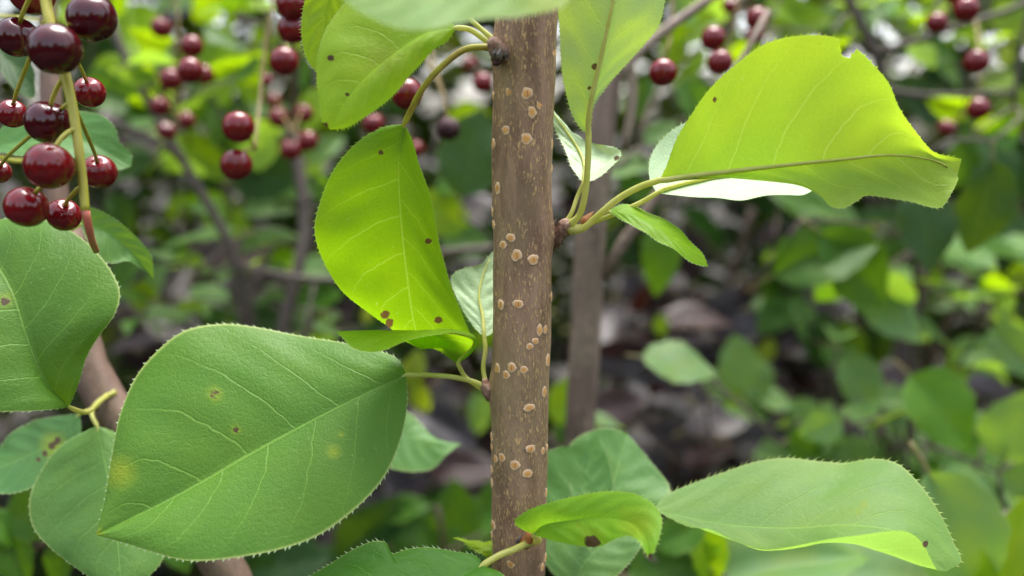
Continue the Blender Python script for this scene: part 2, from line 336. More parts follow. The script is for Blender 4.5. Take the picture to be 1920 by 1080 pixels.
    if spots:
        vv = np.array(verts); qx, qy, _ = pix(vv)
        for (x, y, r, kind) in spots:
            d = np.hypot(qx - x, (qy - y)) / r; val = np.clip(1. - .5 * d * (1 + .10 * np.sin(np.arctan2(qy - y, qx - x) * 2 + x) + .06 * np.sin(np.arctan2(qy - y, qx - x) * 5 + y)), 0, 1) if kind != 1 else np.clip(1.25 - d, 0, 1)
            cc[:, kind] = np.maximum(cc[:, kind], val)
    ca.data.foreach_set('color', cc.ravel())
    o = link('leaf', me, parent); o.color = (*color, tr)
    if label: o['label'] = label
    if petiole is not None:
        k = max(3, int(n * pet_only_to)); ri = V[:k:3, m] - nr[:k:3, m] * (np.linspace(pr * 1.0, pr * .25, len(V[:k:3]))[:, None])
        base = np.array([P(*z) for z in petiole]) if len(petiole) else np.zeros((0, 3))
        pts = np.vstack([base, ri[:1] if len(base) else ri[:2]]); pp = spline(pts, 26) if len(base) else ri[:2]
        allp = np.vstack([pp[:-1], ri]); rad = np.concatenate([np.interp(np.linspace(0, 1, len(pp) - 1), [0, .12, 1], [pr * 1.5, pr * 1.05, pr]), np.linspace(pr * .95, pr * .18, len(ri)) * (1. if face == 'under' else np.linspace(.8, .3, len(ri)))])
        mb = MB(); mb.tube(allp, rad, 9); mb.build('petiole', M[pmat], o)
    return o
def set_uv(me, uvs):
    ul = me.uv_layers.new(name='UVMap'); li = np.zeros(len(me.loops), int); me.loops.foreach_get('vertex_index', li)
    ul.data.foreach_set('uv', np.array(uvs, float)[li].ravel())
def generic_leaf(seed, wid=.32, curl=.12, fold=.15, mat='bleaf', nx=14, ny=4, blunt=.85):
    r_ = random.Random(seed); verts = []; uvs = []; faces = []
    tw = r_.uniform(-.25, .25); side = r_.uniform(-.12, .12); pa = r_.uniform(0, 6)
    for i in range(nx + 1):
        t = i / nx; wdt = wid * (math.sin(math.pi * t ** blunt) ** .72 if 0 < t < 1 else 0.0) * (1 - .25 * t ** 6)
        for j in range(-ny, ny + 1):
            s = j / ny; x = s * wdt * (1 + .06 * math.sin(t * 31 + pa + s)); z = abs(s) * wdt * fold * 1.5 - curl * t * t - abs(s) ** 2 * wdt * fold * .6 + .02 * math.sin(t * 11 + pa) * s + tw * t * x
            verts.append((x + side * t * t, t, z)); uvs.append((t, s * .5 + .5))
    nc = 2 * ny + 1
    for i in range(nx):
        for j in range(nc - 1): faces.append((i * nc + j, i * nc + j + 1, (i + 1) * nc + j + 1, (i + 1) * nc + j))
    me = mk_mesh('leaf', verts, faces, M[mat]); set_uv(me, uvs); return me
GL = [generic_leaf(1, .33, .10, .2), generic_leaf(2, .30, .22, .3), generic_leaf(3, .36, .05, .1), generic_leaf(4, .28, .3, .45), generic_leaf(5, .34, -.08, .25), generic_leaf(6, .31, .15, .6)]
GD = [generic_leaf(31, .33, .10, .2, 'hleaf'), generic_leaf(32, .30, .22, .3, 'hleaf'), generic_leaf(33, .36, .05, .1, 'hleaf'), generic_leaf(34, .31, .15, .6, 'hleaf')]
GR = [generic_leaf(11, .42, .06, .12, blunt=.8), generic_leaf(12, .40, .14, .25, blunt=.75)]
GQ = [generic_leaf(41, .30, .12, .2, 'litter'), generic_leaf(42, .33, .05, .3, 'litter')]
GP = [generic_leaf(21, .30, .12, .2, 'pleaf'), generic_leaf(22, .33, .05, .3, 'pleaf'), generic_leaf(23, .27, .25, .4, 'pleaf')]
# ------------------------------------------------------------------ fruit
def cherry_mesh():
    v = []; f = []; ns, nr_ = 28, 18
    for i in range(nr_ + 1):
        th = math.pi * i / nr_; r = 1 - .20 * math.exp(-(th / .30) ** 2) - .05 * math.exp(-((math.pi - th) / .16) ** 2)
        for k in range(ns):
            a = 2 * math.pi * k / ns; rr = r * (1 + .012 * math.cos(2 * a + 1))
            v.append((rr * math.sin(th) * math.cos(a), rr * math.sin(th) * math.sin(a), rr * math.cos(th) * .97))
    for i in range(nr_):
        for k in range(ns): f.append((i * ns + k, (i + 1) * ns + k, (i + 1) * ns + (k + 1) % ns, i * ns + (k + 1) % ns))
    return mk_mesh('cherry', v, f, M['cherry'])
CHERRY = cherry_mesh()
CHER_RED, CHER_DARK = (.13, .006, .010), (.050, .004, .008)
def cherry(parent, c, rad, color, axis=(0, 0, 1)):
    o = link('cherry', CHERRY, parent); o.location = c; o.scale = (rad,) * 3
    o.rotation_mode = 'QUATERNION'; o.rotation_quaternion = Vector(axis).to_track_quat('Z', 'Y'); o.color = (*color, 1); return o
def raceme(parent, rachis, fruits, mat='stalk', r0=.0011, r1=.0007, pedr=.00045, color=CHER_RED, sides=9):
    """rachis: pixel polyline; fruits: (px, py, radius_px, depth or None) -> a bunch with a stalk and cherries hung on it"""
    R_ = spline(rail(rachis), 50); mb = MB(); mb.tube(R_, np.linspace(r0, r1, 51), sides)
    res = []
    for fr in fruits:
        px, py, rp, dep = fr[:4]; col = fr[4] if len(fr) > 4 else color
        if dep is None: rp *= 1.10; dep = random.uniform(9.0, 10.2) * FPX / (2 * rp)
        c = P(px, py, dep); rad = rp * dep * .001 / FPX
        k = int(np.argmin(np.linalg.norm(R_ - (c + np.array([0, 0, rad * 1.6])), axis=1))); q = R_[k]
        ax = unit(unit(q - c) + np.array([0, 0, .6])); top = c + ax * rad * .8
        md = (q + top) / 2 + ax * rad * .35
        mb.tube(spline([q, md, top + ax * rad * .25, top], 9), np.linspace(pedr * 1.2, pedr, 10), 6)
        mb.tube([q - unit(c - q) * .0004, q + unit(md - q) * .0012], [pedr * 2, pedr * 1.4], 6)
        res.append((c, rad, col, ax))
    st = mb.build('fruit_cluster', M[mat], parent)
    for c, rad, col, ax in res: cherry(st, c, rad, col, ax)
    return st
# ================================================================== the sapling in focus
CX = lambda y: np.interp(y, [-2000, 40, 540, 1070, 3000], [1040, 988, 980, 968.5, 935])
HWD = cam.dof.focus_distance * math.cos(PITCH) + .0036                      # level distance of the stem's axis from the camera
def stem_axis(y):                                                           # axis point seen at picture row y
    al = PITCH + math.atan((y - 540) / FPX); dep = HWD / math.cos(al) * math.cos(al - PITCH)
    return P(CX(y), y, dep * 1000), dep
SAP = thing('cherry_sapling', 'young brown-barked sapling dotted with tan lenticels, serrated green leaves, standing in focus', 'sapling')
SR = .00682
top_p, bot_p = stem_axis(40)[0], stem_axis(1070)[0]
ax = (top_p - bot_p) / (top_p[2] - bot_p[2])
def axis_at(z):
    b = bot_p + ax * (z - bot_p[2]) + np.array([.00035 * math.sin(z * 37) + .0002 * math.sin(z * 91 + 1), .0003 * math.sin(z * 43 + 2), 0]); k = max(0., bot_p[2] - z); k2 = max(0., z - top_p[2])
    return b + np.array([.02 * k * k - ax[0] * k * .6, -.03 * k + ax[1] * k * .6, 0]) + np.array([.05 * k2 * k2, .06 * k2 * k2, 0])
zs = np.concatenate([np.linspace(-.05, .95, 60), np.linspace(.955, 1.32, 260), np.linspace(1.33, 1.95, 40)])
nodes_z = [(stem_axis(440)[0][2], 0.), (stem_axis(92)[0][2], math.pi), (stem_axis(728)[0][2], math.pi), (stem_axis(1015)[0][2], -1.1)]
SV = []; NS = 64
for i, z in enumerate(zs):
    c = axis_at(z); r = SR * (1 + max(0, .95 - z) * .35) * (1 - max(0, z - 1.3) * .9)
    for k in range(NS):
        a = 2 * math.pi * k / NS
        b = sum(.11 * math.exp(-((z - nz) / .0045) ** 2) * max(0, math.cos(a - na)) ** 3 for nz, na in nodes_z)
        lump = .022 * math.sin(z * 55 + .6) * math.sin(z * 23) + .014 * math.sin(a * 3 + z * 90) * math.sin(z * 61 + a) + .008 * math.sin(a * 7 + z * 230) + .006 * math.sin(a * 2 - z * 410)
        rr = r * (1 + b + lump); SV.append((c[0] + rr * math.cos(a), c[1] + rr * math.sin(a), z))
SF = [(i * NS + k, i * NS + (k + 1) % NS, (i + 1) * NS + (k + 1) % NS, (i + 1) * NS + k) for i in range(len(zs) - 1) for k in range(NS)]
SF.append(tuple((len(zs) - 1) * NS + k for k in range(NS)))
STEM = mesh_obj('stem', SV, SF, M['bark'], SAP)
def lent_mesh(seed):
    v = [(0, 0, .30)]; f = []; ns = 18; r_ = random.Random(seed); pa = r_.uniform(0, 6)
    prof = [(.3, .31), (.52, .28), (.62, .21), (.74, .25), (.9, .16), (1.0, 0.02), (1.06, -.3)]
    for r, h in prof:
        for k in range(ns):
            a = 2 * math.pi * k / ns; w_ = 1 + .10 * math.sin(2 * a + 3 * pa) + .09 * math.sin(3 * a + pa) + .07 * math.sin(5 * a + 2 * pa); v.append((r * w_ * math.cos(a), r * w_ * math.sin(a), h + r_.uniform(-.02, .02)))
    for k in range(ns): f.append((0, 1 + k, 1 + (k + 1) % ns))
    for i in range(len(prof) - 1):
        for k in range(ns): f.append((1 + i * ns + k, 1 + (i + 1) * ns + k, 1 + (i + 1) * ns + (k + 1) % ns, 1 + i * ns + (k + 1) % ns))
    return mk_mesh('lenticel', v, f, M['lent'])
LM = [lent_mesh(i) for i in range(9)]
def lenticel(z, a, wm, hm):
    c = axis_at(z); r = SR * (1 + max(0, .95 - z) * .35) * (1 - max(0, z - 1.3) * .9) * 1.0
    n_ = Vector((math.cos(a), math.sin(a), 0)); t_ = Vector((-math.sin(a), math.cos(a), 0)); u_ = Vector((0, 0, 1))
    o = link('lenticel', random.choice(LM), STEM)
    m_ = Matrix((t_, u_, n_)).transposed().to_4x4() @ Matrix.Diagonal((wm, hm, min(wm, hm) * .55, 1)); m_.translation = Vector((c[0], c[1], z)) + n_ * (r + .00002)
    o.matrix_local = m_
LENT = [(964,138,7,7),(959,173,8,9),(991,175,11,11),(1024,162,10,9),(1015,196,9,9),(1001,210,9,11),(954,244,9,8),(991,260,11,11),(1040,98,8,8),(1043,117,6,6),
 (925,179,8,9),(931,270,8,10),(1039,270,8,10),(938,353,8,11),(926,397,7,10),(929,421,7,8),(960,446,9,8),(946,459,8,8),(970,479,10,11),(1000,487,11,9),(1034,470,7,6),(1042,316,8,8),
 (940,571,8,10),(971,570,10,8),(1034,556,7,10),(1010,618,7,11),(1021,617,6,8),(1002,639,7,6),(992,649,7,6),(1026,675,8,12),(933,691,8,11),(959,688,9,9),(949,702,8,8),(981,692,8,7),
 (1019,733,8,10),(991,763,11,7),(922,819,8,10),(922,838,7,7),(929,859,7,8),(941,856,8,8),(993,840,9,8),(1016,844,6,7),(1024,838,6,8),(964,870,10,9),(987,886,10,8),(920,880,7,8),(920,905,7,9),
 (1021,923,6,9),(922,984,8,10),(919,1005,6,9),(954,1056,8,8),(1003,1057,7,8),(1012,1062,6,9),(1018,1045,7,9)]
for (x, y, hw, hh) in LENT:
    p, dep = stem_axis(y); half = SR / dep * FPX; f = max(-.985, min(.985, (x - CX(y)) / half))
    d_ = dep - SR * math.cos(math.asin(f)); z = P(x, y, d_ * 1000)[2]
    lenticel(z, -math.pi / 2 + math.asin(f), hw * 1.04 * d_ / FPX * (1 if abs(f) < .85 else 1.15), hh * 1.04 * d_ / FPX)
for k in range(60):                                                          # the stem's far side and the lengths above and below the view
    z = random.uniform(.6, 1.8); a = random.uniform(0.25, math.pi - .25) if 1.02 < z < 1.22 else random.uniform(0, 6.28)
    s_ = random.uniform(.0007, .0012); lenticel(z, a, s_, s_ * random.uniform(.85, 1.3))
# spurs, buds and scars on the stem
mb = MB(); mb.tube(spline(rail([(1020, 458, 203), (1042, 444, 201), (1055, 430, 200), (1072, 418, 199)]), 16), np.array([.0030, .0027, .0022, .0025, .0019, .0024, .0018, .0022, .0016, .0021, .0017, .0021, .0018, .0020, .0019, .0017, .0009]), 14, .10, 3)
SPUR = mb.build('spur', M['bud'], SAP); SPUR['label'] = 'knobby brown leaf spur'
def scale_(parent, pts, r, mat):
    mb = MB(); mb.tube(spline(rail(pts), 8), np.array([.5, .9, 1, .95, .8, .62, .42, .22, .05]) * r, 8, .06, 5); return mb.build('bud_scale', M[mat], parent)
scale_(SPUR, [(1040, 424, 200), (1044, 414, 199), (1048, 409, 198)], .0006, 'node_g')
scale_(SPUR, [(1038, 448, 199), (1036, 440, 197), (1038, 432, 197)], .0007, 'bud')
scale_(SPUR, [(1092, 420, 201), (1102, 408, 202), (1113, 396, 203)], .0011, 'bud_o')
mb = MB(); mb.tube(spline(rail([(946, 108, 187), (936, 98, 184), (928, 85, 183), (920, 72, 184)]), 12), [.0016, .0020, .0022, .0019, .0022, .0018, .0021, .0018, .0017, .0015, .0013, .0010, .0004], 14, .10, 8)
KNOT = mb.build('spur', M['bud'], SAP); KNOT['label'] = 'dark cracked bud scar'
for q in ([(935, 112, 182), (937, 99, 181), (940, 88, 182)], [(927, 108, 183), (929, 97, 182), (932, 88, 183)], [(945, 110, 183), (949, 98, 182), (950, 90, 182)]): scale_(KNOT, q, .0007, 'node_g')
scale_(KNOT, [(925, 118, 184), (934, 119, 183), (944, 113, 183)], .0006, 'shrivel')
mb = MB(); mb.tube(spline(rail([(926, 742, 205), (916, 735, 203), (910, 722, 203), (909, 710, 203)]), 10), [.0018, .0019, .0017, .0018, .0015, .0017, .0013, .0012, .0010, .0008, .0004], 12, .1, 9)
mb.build('spur', M['bud'], SAP)
mb = MB(); mb.tube(spline(rail([(972, 1020, 209), (985, 1016, 205), (992, 1010, 202), (990, 998, 201)]), 10), [.0020, .0021, .0018, .0019, .0016, .0017, .0013, .0012, .0010, .0008, .0004], 12, .1, 10)
LN = mb.build('spur', M['bud_o'], SAP)
scale_(LN, [(970, 1020, 206), (973, 1010, 204), (978, 1001, 204)], .0007, 'node_g'); scale_(LN, [(962, 1018, 207), (964, 1010, 206), (966, 1004, 206)], .0005, 'node_g')
# ---- its leaves
G1, G2, G3, G4 = (.082, .205, .020), (.165, .345, .004), (.22, .38, .006), (.075, .19, .045)
def L3(A, Mi, B): return [(-1, A), (0, Mi), (1, B)]
leaf(SAP, L3([(762,703,203),(745,672,206),(700,655,209),(640,642,211),(560,628,213),(470,612,214),(415,608,214),(350,620,212),(300,655,209),(255,705,205),(225,775,200),(210,850,196),(197,930,192),(180,1003,188)],
   [(762,703,203),(690,735,202),(600,780,200),(480,845,197),(340,925,193),(180,1003,188)],
   [(762,703,203),(763,760,200),(749,830,196),(720,895,192),(670,952,188),(600,1002,185),(520,1032,183),(430,1048,182),(350,1051,182),(290,1036,184),(240,1020,186),(180,1003,188)]),
   color=G1, tr=.8, bites=[(403,739,7.5)], spots=[(403,739,9,0),(403,739,15,1),(442,805,6,0),(442,805,10,1),(225,885,32,1),(625,847,14,1),(640,815,6,1),(180,1000,14,1)], n=130, m=30, teeth=58, cup=.0016,
   petiole=[(922,742,203),(902,722,203),(860,709,203),(810,704,203)], pr=.00062, label='broad flat leaf with a small hole')
leaf(SAP, L3([(758,232,190),(715,240,191),(665,272,192),(622,325,194),(597,385,196),(590,430,197),(605,490,199),(640,545,200),(690,585,202),(730,612,204),(760,640,207)],
   [(758,232,190),(749,280,189),(748,340,190),(754,430,192),(764,520,196),(775,600,201),(790,655,206)],
   [(758,232,190),(772,260,193),(785,305,195),(800,350,197),(828,465,201),(845,530,203),(866,590,206),(880,640,209),(850,668,211)][:8] + [(790,655,206)]),
   mat='yleaf', color=G2, tr=1., spots=[(722,590,8,0),(730,606,8,0),(724,598,16,1),(822,600,7,0),(822,600,13,1),(803,452,6,0),(747,320,9,1),(714,286,5,0),(700,243,5,0),(668,262,5,0)], n=120, m=28, teeth=44, cup=.0012,
   petiole=[(934,92,186),(900,88,186),(870,93,186),(825,128,186),(790,170,187),(768,212,189)], pr=.0007, pmat='petiole_w', pet_only_to=.14, label='drooping bright green leaf with brown spots')
leaf(SAP, L3([(858,682,204),(889,648,200),(884,632,195),(850,622,190),(812,626,186),(765,642,184),(720,658,183),(690,661,184),(660,652,186),(645,636,189),(630,622,193)],
   [(858,682,204),(880,664,206),(891,634,202),(850,621,199),(800,620,197),(720,619,196),(660,620,195),(630,622,193)],
   [(858,682,204),(838,668,207),(815,652,208),(785,640,207),(740,638,205),(690,636,202),(650,630,198),(630,622,193)]),
   face='under', mat='yleaf', color=G2, tr=1., n=90, m=20, teeth=34, cup=.0006, petiole=[(916,738,204),(893,722,205),(872,706,205)], pr=.00055, label='rolled leaf tucked under the drooping leaf')
leaf(SAP, L3([(855,52,186),(800,-10,188),(720,-45,190),(660,-12,190),(618,40,188),(598,100,185),(594,145,183),(600,200,180),(604,230,179),(620,243,179)],
   [(855,52,186),(800,62,184),(740,100,182),(690,142,180),(645,195,179),(620,243,179)],
   [(855,52,186),(838,78,185),(815,92,183),(770,140,181),(733,182,180),(690,216,179),(652,239,179),(620,243,179)]),
   mat='yleaf', color=(.33,.55,.03), tr=1.2, spots=[(620,109,6,0),(620,109,12,1),(651,177,4,0),(720,110,34,1),(608,236,7,0)], n=100, m=26, teeth=48, cup=.001,
   petiole=[(930,92,187),(905,72,187),(880,55,187)], pr=.0006, label='pointed yellow-green leaf hanging over a paler one')
leaf(SAP, L3([(650,-80,200),(605,-60,200),(575,-10,199),(565,60,198),(576,112,198),(600,142,198)], [(650,-80,200),(615,0,200),(604,80,199),(600,142,198)], [(650,-80,200),(652,0,202),(630,85,201),(600,142,198)]),
   mat='yleaf', color=G3, tr=1., n=60, m=16, teeth=36, petiole=[(932,80,191),(850,10,194),(740,-70,198)], pr=.0005)
leaf(SAP, L3([(1075,-60,139),(1070,-10,137),(1040,18,135),(980,28,134),(900,38,133),(850,48,132),(800,56,131),(740,46,131),(685,26,132),(640,-4,133)],
   [(1075,-60,139),(1000,-50,138),(900,-45,137),(780,-40,136),(640,-4,133)],
   [(1075,-60,139),(1030,-160,145),(920,-210,149),(780,-180,147),(690,-90,140),(640,-4,133)]),
   color=(.20,.36,.09), tr=1., spots=[(1030,10,70,1)], n=70, m=18, teeth=30, tooth=.0005, petiole=[(1000,-330,184),(1080,-200,165),(1090,-100,147)], pr=.0006, label='pale leaf drooping close above the stem')
leaf(SAP, L3([(1104,252,196),(1090,243,197),(1072,215,198),(1062,180,199),(1054,120,199),(1050,60,199),(1047,0,198),(1060,-90,196),(1100,-170,194),(1185,-260,190)],
   [(1104,252,196),(1110,190,194),(1130,95,192),(1150,0,190),(1168,-120,189),(1185,-260,190)],
   [(1104,252,196),(1113,202,195),(1132,172,196),(1168,127,197),(1205,85,197),(1235,42,196),(1248,-5,195),(1262,-90,193),(1240,-180,191),(1185,-260,190)]),
   face='under', color=(.25,.42,.10), tr=1.1, spots=[(1116,125,7,0),(1105,165,4,0)], n=90, m=22, teeth=60, tooth=.0006, cup=.0008,
   petiole=[(1068,422,199),(1086,404,198),(1097,365,197),(1102,310,196)], pr=.00072, label='upright leaf showing its pale underside and thick midrib')
leaf(SAP, [(-1, [(1094,343,201),(1078,325,203),(1066,300,206),(1056,272,209),(1044,248,211),(1020,190,213)]), (0, [(1094,343,201),(1096,315,205),(1088,288,208),(1062,246,211),(1020,190,213)]),
   (.6, [(1094,343,201),(1122,320,203),(1138,295,206),(1110,272,208),(1068,242,211),(1020,190,213)]), (1, [(1094,343,201),(1125,332,200),(1150,312,200),(1166,288,201),(1135,271,206),(1098,270,209),(1060,232,212),(1020,190,213)])],
   face='under', color=(.4,.55,.38), tr=.35, spots=[(1156,296,5,0)], n=60, m=18, teeth=22, tooth=.0006, petiole=[(1058,420,200),(1072,398,200),(1082,370,201)], pr=.0005, label='small curled leaf with whitish underside')
leaf(SAP, L3([(1236,338,192),(1248,315,191),(1268,262,190),(1298,212,189),(1332,165,187),(1380,120,186),(1430,84,185),(1480,69,184),(1545,66,184),(1578,74,184),(1612,96,184),(1642,126,184),(1666,155,185),(1686,202,186),(1718,248,188),(1750,284,190),(1785,294,192),(1803,298,194)],
   [(1236,338,192),(1330,326,192),(1450,312,192),(1560,301,191),(1680,291,191),(1760,305,191),(1795,330,193)],
   [(1236,338,192),(1300,334,191),(1400,336,190),(1495,348,189),(1538,368,188),(1556,386,187),(1582,390,187),(1608,376,187),(1625,366,188),(1700,376,188),(1762,390,188),(1785,360,189),(1797,335,192)]),
   face='under', mat='yleaf', color=(.25,.41,.03), tr=.95, bites=[(1591,84,17),(1587,98,10)], spots=[(1340,187,5,0),(1590,88,14,0),(1600,250,10,1)], n=130, m=26, teeth=52, tooth=.0006, cup=.0012,
   petiole=[(1066,432,199),(1090,430,198),(1120,405,196),(1160,372,194),(1200,350,193)], pr=.00076, label='large glowing yellow-green leaf with a bitten margin')
leaf(SAP, L3([(1232,362,200),(1218,335,203),(1220,295,206),(1240,262,208),(1290,228,210),(1380,235,212),(1460,290,210),(1535,350,203)],
   [(1232,362,200),(1290,345,203),(1380,330,206),(1460,340,205),(1535,350,203)],
   [(1232,362,200),(1275,366,197),(1330,370,195),(1390,373,194),(1450,368,195),(1500,366,198),(1535,350,203)]),
   face='under', color=(.20,.34,.20), tr=.35, n=70, m=18, teeth=44, tooth=.0006, cup=.0006, petiole=[(1072,430,201),(1110,418,202),(1160,398,202),(1205,378,201)], pr=.0006, label='whitish leaf underside behind the glowing leaf')
leaf(SAP, L3([(1140,396,200),(1165,383,202),(1205,391,202),(1248,412,200),(1288,446,197),(1318,478,194),(1328,500,192)],
   [(1140,396,200),(1180,402,197),(1230,428,194),(1280,464,192),(1328,500,192)],
   [(1140,396,200),(1168,413,196),(1210,436,192),(1256,466,190),(1298,493,190),(1328,500,192)]),
   color=G2, tr=1., n=60, m=16, teeth=30, tooth=.0004, cup=.0, petiole=[(1074,432,201),(1095,422,201),(1120,404,201)], pr=.0005, label='narrow leaf seen nearly edge-on')
leaf(SAP, [(-1, [(1225,955,216),(1250,928,219),(1300,906,221),(1360,884,222),(1420,865,222),(1480,857,221),(1540,864,219),(1585,869,217),(1640,862,214),(1682,870,210),(1722,906,205),(1762,962,199),(1790,1020,194),(1802,1052,191),(1775,1071,189)]),
   (0, [(1225,955,216),(1300,972,213),(1380,985,209),(1480,990,204),(1600,985,198),(1690,1000,193),(1745,1045,190),(1775,1071,189)]),
   (.6, [(1225,955,216),(1300,985,211),(1370,1008,205),(1430,1030,200),(1500,1025,196),(1570,1016,191),(1650,1036,187),(1710,1056,187),(1775,1071,189)]),
   (1, [(1225,955,216),(1290,987,210),(1335,992,206),(1385,1016,201),(1430,1031,196),(1490,1022,190),(1560,1010,185),(1620,1003,181),(1690,999,179),(1722,1012,181),(1742,1042,185),(1758,1068,188),(1775,1071,189)])],
   mat='yleaf', color=(.19,.37,.09), tr=1., spots=[(1735,1020,6,0),(1620,945,8,1),(1610,960,7,1)], n=120, m=28, teeth=56, tooth=.0010, petiole=[(985,1015,206),(1050,996,214),(1130,982,217),(1190,964,217)], pr=.0006, label='long wavy leaf with bristle-toothed margin')
leaf(SAP, L3([(1000,1002,200),(978,992,199),(965,978,198),(985,960,197),(1022,945,195),(1080,930,193),(1140,922,190),(1190,926,186),(1226,946,182),(1241,972,179),(1238,1002,176),(1228,1032,174),(1220,1053,173)],
   [(1000,1002,200),(1020,985,197),(1080,975,192),(1140,972,187),(1190,985,181),(1212,1015,176),(1220,1053,173)],
   [(1000,1002,200),(1030,1012,195),(1080,1022,189),(1120,1025,185),(1150,1016,181),(1180,1004,178),(1198,1014,175),(1212,1038,173),(1220,1053,173)]),
   mat='yleaf', color=(.21,.46,.03), tr=1., spots=[(1110,1016,13,0),(1110,1012,24,1),(1195,985,36,1),(1220,1045,7,0),(1165,955,6,1),(1085,985,6,1)], n=80, m=22, teeth=44, tooth=.0007, cup=.0006,
   petiole=[(988,1018,204),(1010,1014,202)], pr=.00075, label='small yellowing leaf with a brown spot')
leaf(SAP, L3([(905,1060,196),(892,1042,198),(850,1034,199),(800,1028,199),(762,1029,199),(732,1038,198),(722,1018,199),(700,1015,199),(668,1026,198),(620,1054,195),(575,1086,191),(540,1130,187)],
   [(905,1060,196),(850,1085,192),(760,1100,189),(650,1115,187),(540,1130,187)],
   [(905,1060,196),(945,1078,192),(955,1110,188),(900,1170,182),(780,1200,178),(640,1180,181),(540,1130,187)]),
   color=(.06,.20,.018), tr=.9, n=90, m=22, teeth=42, tooth=.0009, cup=.001, petiole=[(990,1018,203),(965,1030,200),(935,1042,198)], pr=.0008, label='deep green leaf notched on its upper edge')
leaf(SAP, L3([(950,1045,212),(920,1048,212),(905,1040,212),(885,1028,213),(865,1015,214),(848,1008,215)], [(950,1045,212),(915,1032,213),(880,1018,214),(848,1008,215)], [(950,1045,212),(935,1012,216),(905,1015,216),(880,1012,216),(848,1008,215)]),
   mat='yleaf', color=G3, tr=1.1, n=40, m=12, teeth=18, tooth=.0006, petiole=[(975,1025,210)], pr=.0005, label='small bright leaf half hidden behind the stem')
leaf(SAP, L3([(908,633,207),(888,612,209),(868,582,211),(852,548,213),(846,518,214),(872,502,215),(900,496,216),(925,470,218)],
   [(908,633,207),(905,595,210),(898,555,213),(908,510,216),(925,470,218)],
   [(908,633,207),(926,622,208),(945,590,211),(955,540,214),(948,500,217),(925,470,218)]),
   face='under', color=(.10,.2,.06), tr=.45, n=60, m=16, teeth=24, tooth=.0005, petiole=[(911,722,204),(906,690,205),(910,655,206)], pr=.00055, label='pale leaf underside partly behind the stem')
# leaves low behind the stem
leaf(SAP, L3([(1080,1060,238),(1010,1020,243),(985,940,248),(1010,860,252),(1050,838,253),(1080,835,253),(1120,815,254)], [(1080,1060,238),(1085,980,244),(1100,890,250),(1120,815,254)], [(1080,1060,238),(1130,1000,242),(1150,920,247),(1140,860,251),(1120,815,254)]),
   color=G4, tr=.6, n=60, m=16, teeth=34, tooth=.0007, petiole=[(980,1120,220),(1040,1130,230)], pr=.0006)
leaf(SAP, L3([(1120,1010,240),(1080,950,246),(1066,880,251),(1068,836,254),(1100,812,256),(1135,803,257),(1175,812,258)], [(1120,1010,240),(1140,940,246),(1160,870,252),(1175,812,258)], [(1120,1010,240),(1200,985,240),(1248,940,243),(1255,912,246),(1225,872,251),(1195,835,255),(1175,812,258)]),
   color=G4, tr=.7, n=60, m=16, teeth=40, tooth=.0007, petiole=[(985,1000,214),(1050,985,228)], pr=.0006)
leaf(SAP, L3([(1070,1110,232),(1020,1050,236),(1015,990,240),(1060,960,242),(1130,965,240),(1235,975,236)], [(1070,1110,232),(1100,1050,234),(1150,1010,236),(1235,975,236)], [(1070,1110,232),(1140,1090,229),(1200,1030,231),(1235,975,236)]),
   color=(.08,.18,.05), tr=.6, n=50, m=14, teeth=30, tooth=.0006, petiole=[(978,1130,222),(1030,1140,228)], pr=.0006)

